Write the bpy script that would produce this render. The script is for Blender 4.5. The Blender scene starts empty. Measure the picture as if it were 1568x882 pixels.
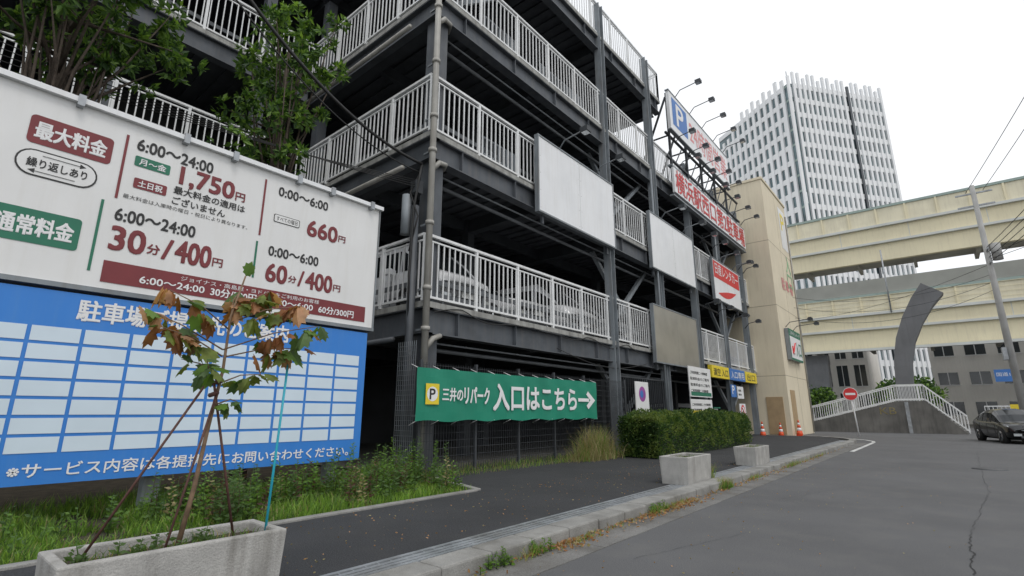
import bpy, math, random
from mathutils import Vector, Matrix, noise
random.seed(7)
R=random.random
def U(a,b): return a+(b-a)*R()
scene=bpy.context.scene
COL=scene.collection

# ------------------------------------------------------------------ materials
def new_mat(name):
    m=bpy.data.materials.new(name); m.use_nodes=True
    nt=m.node_tree; nt.nodes.clear()
    out=nt.nodes.new('ShaderNodeOutputMaterial'); b=nt.nodes.new('ShaderNodeBsdfPrincipled')
    nt.links.new(b.outputs[0],out.inputs[0])
    return m,nt,b,out
def mat(name,c,rough=.6,metal=0.,var=.15,scale=3.,bump=0.,bscale=40.,dirt=None,dirtamt=.4,streak=False,spec=.5,fine=0.,fscale=200.,coat=0.):
    m,nt,b,out=new_mat(name); L=nt.links.new; N=nt.nodes.new
    geo=N('ShaderNodeNewGeometry')
    n=N('ShaderNodeTexNoise'); n.inputs['Scale'].default_value=scale; n.inputs['Detail'].default_value=6
    L(geo.outputs['Position'],n.inputs['Vector'])
    r=N('ShaderNodeValToRGB'); r.color_ramp.elements[0].position=.3; r.color_ramp.elements[1].position=.7
    c=list(c)[:3]
    r.color_ramp.elements[0].color=[max(0,x*(1-var)) for x in c]+[1]
    r.color_ramp.elements[1].color=[min(1,x*(1+var)) for x in c]+[1]
    L(n.outputs['Fac'],r.inputs[0]); col=r.outputs[0]
    if fine>0:
        n3=N('ShaderNodeTexNoise'); n3.inputs['Scale'].default_value=fscale; n3.inputs['Detail'].default_value=3
        L(geo.outputs['Position'],n3.inputs['Vector'])
        mr=N('ShaderNodeMapRange'); mr.inputs[1].default_value=.3; mr.inputs[2].default_value=.7
        mr.inputs[3].default_value=1-fine; mr.inputs[4].default_value=1+fine
        L(n3.outputs['Fac'],mr.inputs[0])
        vm=N('ShaderNodeVectorMath'); vm.operation='SCALE'
        L(col,vm.inputs[0]); L(mr.outputs[0],vm.inputs['Scale']); col=vm.outputs[0]
    if dirt:
        n2=N('ShaderNodeTexNoise'); n2.inputs['Scale'].default_value=1.; n2.inputs['Detail'].default_value=8; n2.inputs['Roughness'].default_value=.65
        mp=N('ShaderNodeMapping'); mp.inputs['Scale'].default_value=(7,7,.6) if streak else (1.7,1.7,1.7)
        L(geo.outputs['Position'],mp.inputs[0]); L(mp.outputs[0],n2.inputs['Vector'])
        r2=N('ShaderNodeValToRGB'); r2.color_ramp.elements[0].position=.48; r2.color_ramp.elements[1].position=.75
        r2.color_ramp.elements[0].color=(0,0,0,1); r2.color_ramp.elements[1].color=(dirtamt,dirtamt,dirtamt,1)
        L(n2.outputs['Fac'],r2.inputs[0])
        mx=N('ShaderNodeMix'); mx.data_type='RGBA'
        L(r2.outputs[0],mx.inputs[0]); L(col,mx.inputs[6]); mx.inputs[7].default_value=list(dirt)+[1]; col=mx.outputs[2]
    L(col,b.inputs['Base Color'])
    b.inputs['Roughness'].default_value=rough; b.inputs['Metallic'].default_value=metal
    b.inputs['Specular IOR Level'].default_value=spec
    if coat: b.inputs['Coat Weight'].default_value=coat; b.inputs['Coat Roughness'].default_value=.05
    if bump>0:
        nb=N('ShaderNodeTexNoise'); nb.inputs['Scale'].default_value=bscale; nb.inputs['Detail'].default_value=4
        L(geo.outputs['Position'],nb.inputs['Vector'])
        bp=N('ShaderNodeBump'); bp.inputs['Strength'].default_value=bump; bp.inputs['Distance'].default_value=.02
        L(nb.outputs['Fac'],bp.inputs['Height']); L(bp.outputs[0],b.inputs['Normal'])
    return m
def leafmat(name,c,tr=.35,var=.35,scale=9):
    m=mat(name,c,rough=.5,var=var,scale=scale,spec=.35)
    nt=m.node_tree; b=[n for n in nt.nodes if n.type=='BSDF_PRINCIPLED'][0]; out=[n for n in nt.nodes if n.type=='OUTPUT_MATERIAL'][0]
    t=nt.nodes.new('ShaderNodeBsdfTranslucent'); mx=nt.nodes.new('ShaderNodeMixShader'); mx.inputs[0].default_value=tr
    t.inputs[0].default_value=(min(1,c[0]*1.7),min(1,c[1]*1.7),c[2]*.9,1)
    nt.links.new(b.outputs[0],mx.inputs[1]); nt.links.new(t.outputs[0],mx.inputs[2]); nt.links.new(mx.outputs[0],out.inputs[0])
    return m

M={}
M['asphalt']=mat('asphalt_road',(.106,.107,.11),.85,var=.14,scale=.5,bump=.35,bscale=160,dirt=(.15,.147,.14),dirtamt=.5,fine=.38,fscale=110)
M['walk']=mat('asphalt_sidewalk',(.036,.037,.040),.85,var=.2,scale=.8,bump=.6,bscale=90,dirt=(.06,.058,.056),dirtamt=.5,fine=.65,fscale=70)
M['ground']=mat('ground_soil',(.12,.115,.1),.95,var=.3,scale=.3,bump=.3,bscale=20)
M['soil']=mat('soil',(.055,.045,.03),.95,var=.4,scale=6,bump=.8,bscale=40)
M['kerb']=mat('kerb_concrete',(.27,.265,.25),.9,var=.2,scale=2.5,bump=.3,bscale=60,dirt=(.10,.095,.08),dirtamt=.8,fine=.2,fscale=120)
M['gutter']=mat('gutter_concrete',(.17,.167,.16),.9,var=.2,scale=1.5,bump=.3,bscale=60,dirt=(.08,.07,.055),dirtamt=.85,fine=.3,fscale=90)
M['conc']=mat('planter_concrete',(.40,.39,.37),.9,var=.18,scale=4,bump=.4,bscale=70,dirt=(.17,.16,.14),dirtamt=.75,streak=True,fine=.14,fscale=150)
M['galv']=mat('galvanised_steel',(.36,.38,.40),.5,.5,var=.25,scale=5,dirt=(.2,.18,.15),dirtamt=.5)
M['paint']=mat('road_paint',(.62,.62,.6),.8,var=.2,scale=6,dirt=(.2,.2,.2),dirtamt=.8)
M['rail']=mat('white_railing',(.80,.81,.81),.45,var=.06,scale=3,dirt=(.45,.42,.38),dirtamt=.4,streak=True)
M['ledge']=mat('deck_ledge',(.33,.33,.31),.8,var=.25,scale=4,dirt=(.12,.11,.1),dirtamt=.7,streak=True)
M['steel']=mat('slate_steel',(.085,.095,.108),.55,var=.22,scale=2,dirt=(.17,.16,.15),dirtamt=.45,streak=True)
M['steel_l']=mat('grey_steel',(.22,.245,.265),.5,var=.18,scale=2,dirt=(.14,.11,.08),dirtamt=.5,streak=True)
M['barrier']=mat('crash_barrier_grey',(.13,.14,.15),.5,var=.2,scale=2)
M['steel_d']=mat('dark_steel',(.045,.05,.056),.6,var=.25,scale=2)
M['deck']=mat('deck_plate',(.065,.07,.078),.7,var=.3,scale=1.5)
M['inner']=mat('added_dark_wall',(.055,.058,.062),.85,var=.35,scale=.5)  # dark tone for the added sky-blocking walls
M['pipe']=mat('drain_pipe',(.36,.35,.32),.5,var=.15,scale=3,dirt=(.18,.15,.11),dirtamt=.6,streak=True)
M['white']=mat('white_panel',(.83,.84,.85),.35,var=.03,scale=2,dirt=(.62,.6,.56),dirtamt=.3,streak=True)
M['signwhite']=mat('sign_white',(.79,.79,.78),.45,var=.03,scale=2,dirt=(.64,.62,.57),dirtamt=.3,streak=True)
M['maroon']=mat('maroon_print',(.20,.03,.035),.5,var=.08)
M['sgreen']=mat('dark_green_print',(.02,.17,.10),.5,var=.08)
M['green']=mat('banner_green',(.012,.24,.15),.55,var=.08,scale=1.2)
M['blue']=mat('board_blue',(.035,.22,.66),.45,var=.05,scale=1,dirt=(.1,.28,.62),dirtamt=.35,streak=True)
M['cell']=mat('board_cell_white',(.66,.77,.86),.45,var=.04,scale=2)
M['black']=mat('black_print',(.03,.03,.03),.6)
M['crack']=mat('crack_dark',(.03,.03,.03),.9)
M['txtw']=mat('white_print',(.84,.84,.84),.5,var=.02)
M['yellow']=mat('yellow_print',(.80,.62,.04),.5,var=.05)
M['red']=mat('red_print',(.66,.03,.03),.45,var=.06)
M['pink']=mat('faded_red_print',(.78,.30,.30),.5,var=.06)
M['sblue']=mat('blue_print',(.05,.18,.50),.5,var=.06)
M['purple']=mat('purple_print',(.35,.08,.35),.5)
M['lgreen']=mat('pale_green_print',(.35,.62,.35),.5)
M['brushed']=mat('brushed_metal',(.50,.48,.44),.3,.75,var=.12,scale=1.2)
M['cream']=mat('cream_wall',(.74,.66,.50),.8,var=.05,scale=.6,bump=.15,bscale=30,dirt=(.52,.45,.33),dirtamt=.4,streak=True)
M['cream2']=mat('cream_groove',(.36,.31,.22),.85)
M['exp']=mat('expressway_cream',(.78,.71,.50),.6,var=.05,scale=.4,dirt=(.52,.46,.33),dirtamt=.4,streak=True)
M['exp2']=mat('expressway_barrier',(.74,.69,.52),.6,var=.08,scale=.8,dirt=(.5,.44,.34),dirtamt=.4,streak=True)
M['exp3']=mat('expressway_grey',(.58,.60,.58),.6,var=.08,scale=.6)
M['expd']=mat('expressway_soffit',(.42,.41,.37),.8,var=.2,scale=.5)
M['expc']=mat('expressway_cap',(.30,.38,.35),.6,var=.1)
M['pier']=mat('steel_pier',(.15,.155,.165),.55,var=.12,scale=1,dirt=(.09,.09,.09),dirtamt=.4,streak=True)
M['wallg']=mat('stained_wall',(.15,.145,.135),.9,var=.3,scale=1,dirt=(.05,.05,.05),dirtamt=.6,streak=True)
M['fin']=mat('tower_white',(.78,.79,.80),.5,var=.03,scale=.1)
M['glass']=mat('tower_glass',(.10,.15,.165),.15,0.0,var=.5,scale=.35,spec=.6)
M['glassd']=mat('dark_glass',(.045,.053,.06),.12,var=.3,scale=.5,spec=.7)
M['bld']=mat('office_wall',(.80,.78,.74),.8,var=.06,scale=.4,dirt=(.6,.58,.54),dirtamt=.35,streak=True)
M['pole']=mat('concrete_pole',(.36,.36,.35),.8,var=.12,scale=2,dirt=(.22,.21,.2),dirtamt=.5,streak=True)
M['wire']=mat('black_cable',(.02,.02,.02),.6)
M['bark']=mat('bark',(.085,.065,.05),.9,var=.35,scale=10,bump=.8,bscale=40)
M['twig']=mat('sapling_stem',(.20,.13,.08),.8,var=.3,scale=20)
M['cane']=mat('support_cane',(.10,.045,.035),.7,var=.3,scale=20)
M['stake']=mat('cyan_stake',(.03,.42,.55),.4)
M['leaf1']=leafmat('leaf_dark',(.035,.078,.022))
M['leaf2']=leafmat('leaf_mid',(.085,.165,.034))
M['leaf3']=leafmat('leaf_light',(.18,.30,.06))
M['hleaf1']=leafmat('hedge_dark',(.035,.075,.02),scale=14)
M['hleaf2']=leafmat('hedge_mid',(.085,.145,.035),scale=14)
M['hleaf3']=leafmat('hedge_light',(.15,.20,.05),scale=14)
M['gr1']=leafmat('grass_green',(.13,.24,.04),scale=3)
M['gr2']=leafmat('grass_lime',(.22,.36,.055),scale=3)
M['gr3']=leafmat('grass_dry',(.32,.27,.14),scale=3)
M['wd']=leafmat('weed_green',(.085,.15,.045),scale=6)
M['wdr']=leafmat('weed_purple',(.11,.06,.045),scale=6)
M['brown']=leafmat('leaf_brown',(.27,.12,.05),scale=14,var=.5)
M['tan']=leafmat('leaf_tan',(.46,.26,.14),scale=14)
M['gyel']=leafmat('leaf_olive',(.15,.19,.04),scale=14,var=.5)
M['litter']=leafmat('leaf_litter',(.30,.17,.07),scale=14)
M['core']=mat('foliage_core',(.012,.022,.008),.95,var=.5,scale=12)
M['orange']=mat('cone_orange',(.75,.10,.03),.5,var=.06)
M['carblack']=mat('car_paint_black',(.004,.004,.005),.22,var=.05,coat=.6,spec=.3)
M['carwhite']=mat('car_paint_white',(.82,.83,.84),.25,var=.02,coat=.8)
M['carsilver']=mat('car_paint_silver',(.48,.49,.50),.28,.4,var=.02,coat=.8)
M['carglass']=mat('car_glass',(.012,.015,.017),.08,var=.1,spec=.4)
M['tyre']=mat('tyre',(.02,.02,.02),.85)
M['rim']=mat('wheel_rim',(.35,.36,.37),.3,.8)
M['lamp']=mat('headlamp_glass',(.55,.58,.6),.1,.4,spec=.9)
M['tail']=mat('tail_lamp',(.35,.01,.01),.2)
M['plate']=mat('number_plate',(.75,.75,.72),.5)
M['brick']=mat('ochre_panel',(.42,.30,.17),.7,var=.1)

# ------------------------------------------------------------------ mesh builder
class MB:
    def __init__(s): s.v=[]; s.f=[]; s.mi=[]; s.ms=[]; s.sm=[]
    def m(s,k):
        if k not in s.ms: s.ms.append(k)
        return s.ms.index(k)
    def face(s,pts,k,smooth=False):
        b=len(s.v); s.v.extend([tuple(p) for p in pts]); s.f.append(tuple(range(b,b+len(pts)))); s.mi.append(s.m(k)); s.sm.append(smooth)
    def mesh(s,vs,fs,k,smooth=False):
        b=len(s.v); s.v.extend([tuple(p) for p in vs]); i=s.m(k)
        for f in fs: s.f.append(tuple(b+j for j in f)); s.mi.append(i); s.sm.append(smooth)
    def box(s,x0,x1,y0,y1,z0,z1,k):
        if x0>x1:x0,x1=x1,x0
        if y0>y1:y0,y1=y1,y0
        if z0>z1:z0,z1=z1,z0
        s.mesh([(x0,y0,z0),(x1,y0,z0),(x1,y1,z0),(x0,y1,z0),(x0,y0,z1),(x1,y0,z1),(x1,y1,z1),(x0,y1,z1)],
               [(0,3,2,1),(4,5,6,7),(0,1,5,4),(1,2,6,5),(2,3,7,6),(3,0,4,7)],k)
    def beam(s,p0,p1,w,h,k,up=(0,0,1)):
        p0=Vector(p0);p1=Vector(p1);d=(p1-p0).normalized();u=Vector(up)
        if abs(d.dot(u))>.99:u=Vector((1,0,0))
        a=d.cross(u).normalized();b=a.cross(d).normalized()
        vs=[]
        for p in (p0,p1):
            for sa,sb in ((-1,-1),(1,-1),(1,1),(-1,1)): vs.append(p+a*sa*w/2+b*sb*h/2)
        s.mesh(vs,[(0,1,2,3),(7,6,5,4),(0,4,5,1),(1,5,6,2),(2,6,7,3),(3,7,4,0)],k)
    def tube(s,pts,rs,k,n=8,smooth=True):
        pts=[Vector(p) for p in pts]
        if not hasattr(rs,'__len__'): rs=[rs]*len(pts)
        vs=[]
        for i,p in enumerate(pts):
            d=(pts[min(i+1,len(pts)-1)]-pts[max(i-1,0)]).normalized()
            u=Vector((0,0,1)) if abs(d.z)<.95 else Vector((1,0,0))
            a=d.cross(u).normalized();b=a.cross(d)
            for j in range(n):
                t=2*math.pi*j/n; vs.append(p+(a*math.cos(t)+b*math.sin(t))*rs[i])
        fs=[]
        for i in range(len(pts)-1):
            for j in range(n):
                j2=(j+1)%n; fs.append((i*n+j,i*n+j2,(i+1)*n+j2,(i+1)*n+j))
        fs.append(tuple(range(n))[::-1]); fs.append(tuple((len(pts)-1)*n+j for j in range(n)))
        s.mesh(vs,fs,k,smooth)
    def leaf(s,p,d,L,w,k,fold=.25):
        rv=Vector((R()-.5,R()-.5,R()-.5)); sd=d.cross(rv)
        if sd.length<1e-4: return
        sd.normalize(); nn=sd.cross(d)
        m=p+d*L*.45
        s.face([p,m+sd*w-nn*w*fold,p+d*L,m-sd*w-nn*w*fold],k)
    def obj(s,name,parent=None,bevel=0):
        me=bpy.data.meshes.new(name); me.from_pydata(s.v,[],s.f)
        for k in s.ms: me.materials.append(M[k])
        me.polygons.foreach_set('material_index',s.mi); me.polygons.foreach_set('use_smooth',s.sm)
        me.update()
        o=bpy.data.objects.new(name,me); COL.objects.link(o)
        if bevel:
            bm=o.modifiers.new('bevel','BEVEL'); bm.width=bevel; bm.segments=2; bm.limit_method='ANGLE'
        if parent: 
            o.parent=parent; o.matrix_parent_inverse=Matrix.Translation(parent.location).inverted()
        return o
def E(name,loc=(0,0,0)):
    e=bpy.data.objects.new(name,None); e.location=loc; COL.objects.link(e); e.empty_display_size=.3; return e

# text -> mesh, placed in a plane (origin lower-left, U right, V up); bold = extra copies shifted sideways, 1 mm apart in depth
def text(mb,s,o,Ud,Vd,w,h,k,bold=.012):
    cu=bpy.data.curves.new('t','FONT'); cu.body=s; cu.size=1; cu.resolution_u=3
    ob=bpy.data.objects.new('t',cu); COL.objects.link(ob); bpy.context.view_layer.update()
    dg=bpy.context.evaluated_depsgraph_get(); me=bpy.data.meshes.new_from_object(ob.evaluated_get(dg))
    if len(me.vertices):
        xs=[v.co.x for v in me.vertices]; ys=[v.co.y for v in me.vertices]
        x0,x1,y0,y1=min(xs),max(xs),min(ys),max(ys)
        sx=w/max(1e-4,x1-x0); sy=h/max(1e-4,y1-y0)
        o=Vector(o);Ud=Vector(Ud);Vd=Vector(Vd);Nn=Ud.cross(Vd)
        sh=[(0,0)]
        if bold>.005: sh=[(-1,-1),(1,-1),(1,1),(-1,1),(0,0)]
        for c,(a,b) in enumerate(sh):
            off=Ud*a*bold*.8*h+Vd*b*bold*.8*h+Nn*(.0008*c)
            mb.mesh([o+off+Ud*(v.co.x-x0)*sx+Vd*(v.co.y-y0)*sy for v in me.vertices],[tuple(p.vertices) for p in me.polygons],k)
    bpy.data.objects.remove(ob); bpy.data.meshes.remove(me)
def ftext(mb,s,x,y0,y1,zc,h,k,bold=.012):
    text(mb,s,(x,y0,zc-h/2),(0,1,0),(0,0,1),y1-y0,h,k,bold)

# ------------------------------------------------------------------ camera, world, sun
cd=bpy.data.cameras.new('camera'); cam=bpy.data.objects.new('camera',cd); COL.objects.link(cam); scene.camera=cam
cd.sensor_width=36; cd.lens=36*775/1568; cd.clip_end=3000; cd.clip_start=.05
cam.location=(0,0,1.3); cam.rotation_euler=(math.radians(90+13.85),0,math.radians(39.75))
w=bpy.data.worlds.new('World'); scene.world=w; w.use_nodes=True
nt=w.node_tree; bg=nt.nodes['Background']; L=nt.links.new
sky=nt.nodes.new('ShaderNodeTexSky'); sky.sky_type='NISHITA'; sky.sun_disc=False
sky.sun_elevation=math.radians(58); sky.sun_rotation=math.radians(110)
tc=nt.nodes.new('ShaderNodeTexCoord'); n=nt.nodes.new('ShaderNodeTexNoise'); n.inputs['Scale'].default_value=1.6; n.inputs['Detail'].default_value=5
L(tc.outputs['Generated'],n.inputs['Vector'])
rp=nt.nodes.new('ShaderNodeValToRGB'); rp.color_ramp.elements[0].position=.35; rp.color_ramp.elements[1].position=.65
rp.color_ramp.elements[0].color=(.85,.88,.92,1); rp.color_ramp.elements[1].color=(.94,.95,.965,1)
L(n.outputs['Fac'],rp.inputs[0])
sc=nt.nodes.new('ShaderNodeVectorMath'); sc.operation='SCALE'; sc.inputs['Scale'].default_value=12.2
L(rp.outputs[0],sc.inputs[0])
mx=nt.nodes.new('ShaderNodeMix'); mx.data_type='RGBA'; mx.inputs[0].default_value=.92
L(sky.outputs[0],mx.inputs[6]); L(sc.outputs[0],mx.inputs[7]); L(mx.outputs[2],bg.inputs[0]); bg.inputs[1].default_value=.1
sd=bpy.data.lights.new('sun','SUN'); sd.energy=.9; sd.angle=math.radians(22); sd.color=(1,.96,.91)
so=bpy.data.objects.new('sun',sd); COL.objects.link(so); so.rotation_euler=(math.radians(32),0,math.radians(70)); so.location=(10,-10,30)
scene.view_settings.view_transform='Standard'; scene.view_settings.look='None'; scene.view_settings.exposure=0

# ------------------------------------------------------------------ ground, road, kerb
mb=MB(); mb.face([(-900,-900,-.03),(900,-900,-.03),(900,900,-.03),(-900,900,-.03)],'ground'); mb.obj('ground')
mb=MB()
mb.face([(-30,-40,0),(26,-40,0),(26,62,0),(-30,62,0)],'asphalt'); mb.obj('road')
mb=MB()
def crack(pts,wd):
    for i in range(len(pts)-1):
        a=Vector(pts[i]);b=Vector(pts[i+1]);d=(b-a);nrm=Vector((-d.y,d.x,0)).normalized()
        w0=wd*U(.4,1.3);w1=wd*U(.4,1.3)
        mb.face([a-nrm*w0,b-nrm*w1,b+nrm*w1,a+nrm*w0],'crack')
def wob(a,b,nn,amp):
    o=[]
    for i in range(nn+1):
        t=i/nn; o.append((a[0]+(b[0]-a[0])*t+U(-amp,amp),a[1]+(b[1]-a[1])*t+U(-amp,amp),.004))
    return o
crack(wob((-.02,6.0),(.0,7.8),22,.022),.007); crack(wob((.0,7.8),(.35,12),34,.02),.0025)
crack(wob((.35,12),(.6,24),30,.03),.003)
crack(wob((-2.4,4.6),(-1.9,6.4),20,.02),.002); crack(wob((-2.2,9),(-1.5,11.5),20,.03),.002)
mb.obj('road_crack')
mb=MB()
mb.box(-5.85,-3.80,-12,6.2,0,.1,'walk')
prof=[(-8.2,6.75),(-7.35,6.7),(-5.85,6.2),(-3.80,6.2),(-3.80,27.5),(-4.1,29.3),(-5.0,30.8),(-6.2,31.5),(-8.2,31.8)]
mb.face([(x,y,.1) for x,y in prof],'walk')
for i in range(len(prof)-1):
    a=prof[i];b=prof[i+1]; mb.face([(a[0],a[1],0),(b[0],b[1],0),(b[0],b[1],.1),(a[0],a[1],.1)],'walk')
mb.obj('sidewalk')
mb=MB(); mb.box(-3.795,-3.50,-12,27.5,0,.085,'steel_d')
for x in (-3.79,-3.705,-3.64,-3.575,-3.51): mb.box(x-.022,x+.022,-12,27.5,.086,.108,'galv')
y=-2.
while y<27.5:
    mb.box(-3.79,-3.51,y,y+.012,.09,.1045,'galv'); y+=.12
mb.obj('drain_grating')
mb=MB(); y=-12
while y<27.3:
    dz=U(-.006,.006); mb.box(-3.49+U(-.004,.004),-3.20+U(-.008,.008),y,y+.590,-.02,.135+dz,'kerb'); y+=.6
pts=[(-3.345,27.6),(-3.45,28.4),(-3.75,29.4),(-4.35,30.4),(-5.1,31.1),(-6.0,31.6)]
for i in range(len(pts)-1):
    mb.beam((*pts[i],.055),(*pts[i+1],.055),.28,.15,'kerb')
mb.obj('kerb',bevel=.02)
mb=MB(); y=-12
while y<27.5:
    mb.box(-3.185,-2.80,y,y+.596,-.02,.006+U(0,.003),'gutter'); y+=.6
mb.obj('gutter')
mb=MB(); mb.box(-2.75,-2.62,21.5,28.5,-.01,.005,'paint')
pts=[(-2.68,28.6),(-2.8,29.8),(-3.2,31),(-3.9,32.1)]
for i in range(3): mb.beam((*pts[i],0),(*pts[i+1],0),.13,.011,'paint')
mb.obj('road_line')
mb=MB(); mb.tube([(.6,17,-.02),(.6,17,.007)],.33,'steel_d',24); mb.tube([(.6,17,.0),(.6,17,.0085)],.30,'asphalt',24); mb.obj('manhole_cover')

# ------------------------------------------------------------------ verge
mb=MB(); mb.face([(-16,-12,.06),(-5.97,-12,.06),(-5.97,6.22,.06),(-7.35,6.72,.06),(-16,6.72,.06)],'soil'); mb.obj('verge_soil')
mb=MB(); mb.box(-5.97,-5.855,-12,6.2,-.01,.125,'kerb'); mb.beam((-5.9,6.25,.055),(-7.5,6.8,.055),.11,.15,'kerb'); mb.obj('verge_edging',bevel=.01)
mb=MB()
def blade(x,y,z,h,w,lean,k):
    a=U(0,6.283); dx,dy=math.cos(a),math.sin(a); b=U(0,6.283); lx,ly=math.cos(b)*lean,math.sin(b)*lean
    p=Vector((x,y,z)); s=Vector((dx,dy,0))*w; m=p+Vector((lx*.35,ly*.35,h*.6)); t=p+Vector((lx,ly,h*.95))
    mb.face([p-s,p+s,m+s*.7,m-s*.7],k); mb.face([m-s*.7,m+s*.7,t],k)
for i in range(40000):
    y=U(-2.5,6.5); x=U(-9,-5.97)
    if y>6.2 and x>-7.0: continue
    dn=noise.noise(Vector((x*.9,y*.9,0)))+.35*noise.noise(Vector((x*4,y*4,5)))
    if dn<-.26: continue
    h=U(.05,.19)*(1+.7*dn)*(1.4 if x<-7.2 else 1)
    k=random.choices(['gr1','gr2','gr3','wd'],[4,max(.5,3+4*dn),.6,1.2])[0]
    blade(x,y,.055,h,U(.004,.008),U(.02,.12),k)
mb.obj('grass')
mb=MB()
def weed(x,y,z,h,k1,k2,lw=.02,ll=.09,n=None):
    top=Vector((x+U(-.12,.12)*h,y+U(-.12,.12)*h,z+h)); p0=Vector((x,y,z))
    mb.tube([p0,p0.lerp(top,.5)+Vector((U(-.02,.02),U(-.02,.02),0)),top],[.005,.004,.002],k2,4)
    n=n or int(h*42)
    for i in range(n):
        t=.15+.85*i/n; a=i*2.4+U(-.4,.4)
        d=Vector((math.cos(a),math.sin(a),U(-.1,.6))).normalized(); s=1.1-.55*t
        mb.leaf(p0.lerp(top,t),d,ll*s*U(.8,1.3),lw*s*U(.8,1.2),k1)
for i in range(430):
    y=U(2.2,6.2); x=U(-7.5,-6.2)
    if noise.noise(Vector((x*1.3+5,y*1.3,3)))<-.12: continue
    h=U(.2,.6); k=random.choices(['wd','gr1','wdr','gr3'],[5,3,1.6,.7])[0]
    weed(x,y,.06,h,k,'wdr' if R()<.4 else 'wd')
for i in range(60): weed(U(-7.5,-6.3),U(-2,2.3),.06,U(.15,.4),random.choice(['wd','gr1']),'wd')
for i in range(40): weed(U(-7.55,-6.9),U(4.2,6.5),.06,U(.45,.85),random.choice(['wd','gr1']),'wd')
mb.obj('weeds')
mb=MB()
for (cx,cy,nn,sp,hh) in [(-3.15,4.1,90,.10,.12),(-3.15,6.9,170,.16,.10),(-3.15,7.5,120,.2,.08),(-3.18,9.7,200,.16,.2),(-3.1,4.9,70,.15,.06),(-3.18,11.5,150,.3,.09),(-3.15,14.8,200,.5,.12),(-3.16,5.6,60,.4,.05),(-3.6,10.1,120,.12,.28),(-3.17,18,120,.8,.1)]:
    for i in range(nn):
        blade(cx+random.gauss(0,.03),cy+random.gauss(0,sp),.01 if cx>-3.2 else .1,hh*U(.4,1.2),.004,hh*.6,random.choice(['gr1','gr2','gr3','gr3']))
for i in range(60): weed(-3.16+random.gauss(0,.02),random.choice([4.1,6.9,9.7,3.6])+random.gauss(0,.12),.01,U(.05,.16),'gr1','wd',.012,.05,8)
mb.obj('kerbside_weeds')
mb=MB()
for i in range(1100):
    c=random.choice([(4.6,.25),(6.9,.5),(7.6,.4),(5.5,1.2),(10,2.5),(15,4)])
    y=random.gauss(c[0],c[1]); x=-3.19+abs(random.gauss(0,.09))
    d=Vector((R()-.5,R()-.5,U(-.05,.25))).normalized()
    mb.leaf(Vector((x,y,.015+R()*.02)),d,U(.03,.06),U(.008,.017),random.choice(['litter','tan','brown','gr3']),.1)
for i in range(600):
    mb.leaf(Vector((U(-5.8,-3.9),U(1,14),.104)),Vector((R()-.5,R()-.5,.05)).normalized(),U(.012,.035),.007,random.choice(['litter','tan','gr3']),.1)
for i in range(300):
    mb.leaf(Vector((-3+abs(random.gauss(0,1.2)),U(2,16),.006)),Vector((R()-.5,R()-.5,.05)).normalized(),U(.012,.03),.006,random.choice(['litter','tan','gr3']),.1)
mb.obj('leaf_litter')
mb=MB()
for i in range(1500):
    yy=random.gauss(12.4,.55); blade(-7.35+random.gauss(0,.18),yy,.1,U(.25,1.0)*math.exp(-((yy-12.4)/.9)**2)+.05,.006,U(.1,.5),random.choice(['gr3','gr3','gr1','gr3']))
for i in range(3600):
    blade(U(-8.6,-7.4),U(6.8,14.5),.06,U(.05,.22),.005,.1,random.choice(['gr1','gr2','wd','gr3']))
mb.obj('dry_grass')

# ------------------------------------------------------------------ parking garage
G=E('parking_garage',(-8.4,7.1,0))
FX=-8.4; Y0=7.1; Y1=33.0; WX=-14.5; WY=-14.; BX=-30.
FL=[3.62,7.76,11.76,15.9]; YR=21.2
def yend(i): return Y1 if i<3 else YR
mb=MB()
for i,z in enumerate(FL):
    ye=yend(i)
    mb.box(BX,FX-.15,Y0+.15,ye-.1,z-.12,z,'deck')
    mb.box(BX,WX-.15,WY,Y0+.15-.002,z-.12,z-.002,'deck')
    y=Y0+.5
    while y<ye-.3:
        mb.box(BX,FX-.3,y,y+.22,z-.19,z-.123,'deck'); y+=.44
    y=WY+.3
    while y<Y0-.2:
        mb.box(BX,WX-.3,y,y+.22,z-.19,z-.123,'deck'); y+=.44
mb.obj('decks',G)
mb=MB()
def edge(axis,a,b0,b1,z,sgn):
    def bx(o0,o1,z0,z1,k):
        if axis=='x': mb.box(a+sgn*o0,a+sgn*o1,b0,b1,z0,z1,k)
        else: mb.box(b0,b1,a+sgn*o0,a+sgn*o1,z0,z1,k)
    bx(-.16,.07,z-.07,z+.06,'ledge')
    bx(-.1,-.06,z-.62,z-.095,'steel'); bx(-.22,.06,z-.095,z-.072,'steel'); bx(-.22,.06,z-.65,z-.62,'steel')
for i,z in enumerate(FL):
    ye=yend(i)
    edge('x',FX,Y0+.1,ye,z,1); edge('y',Y0,WX,FX+.06,z,-1); edge('x',WX,WY,Y0-.12,z,1)
    edge('y',ye,BX,FX-.3,z,1)
    y=Y0+1
    while y<ye: mb.box(FX-.1,FX+.05,y,y+.02,z-.62,z-.1,'steel'); y+=2.1
    for cy in (7.4,11.4,15.5,19.7,23.7,27.7,31.9):
        if cy<ye: 
            mb.box(BX,FX-.3,cy-.08,cy+.08,z-.62,z-.19,'steel_d'); mb.box(BX,FX-.3,cy-.14,cy+.14,z-.66,z-.621,'steel_d')
    for cx in (-11.5,-14.5,-20,-25): mb.box(cx-.08,cx+.08,Y0+.1,ye-.1,z-.55,z-.192,'steel_d')
    for cy in (-10,-6,-2,2,5.5): mb.box(BX,WX-.3,cy-.08,cy+.08,z-.6,z-.19,'steel_d')
mb.obj('beams',G)
mb=MB()
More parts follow.
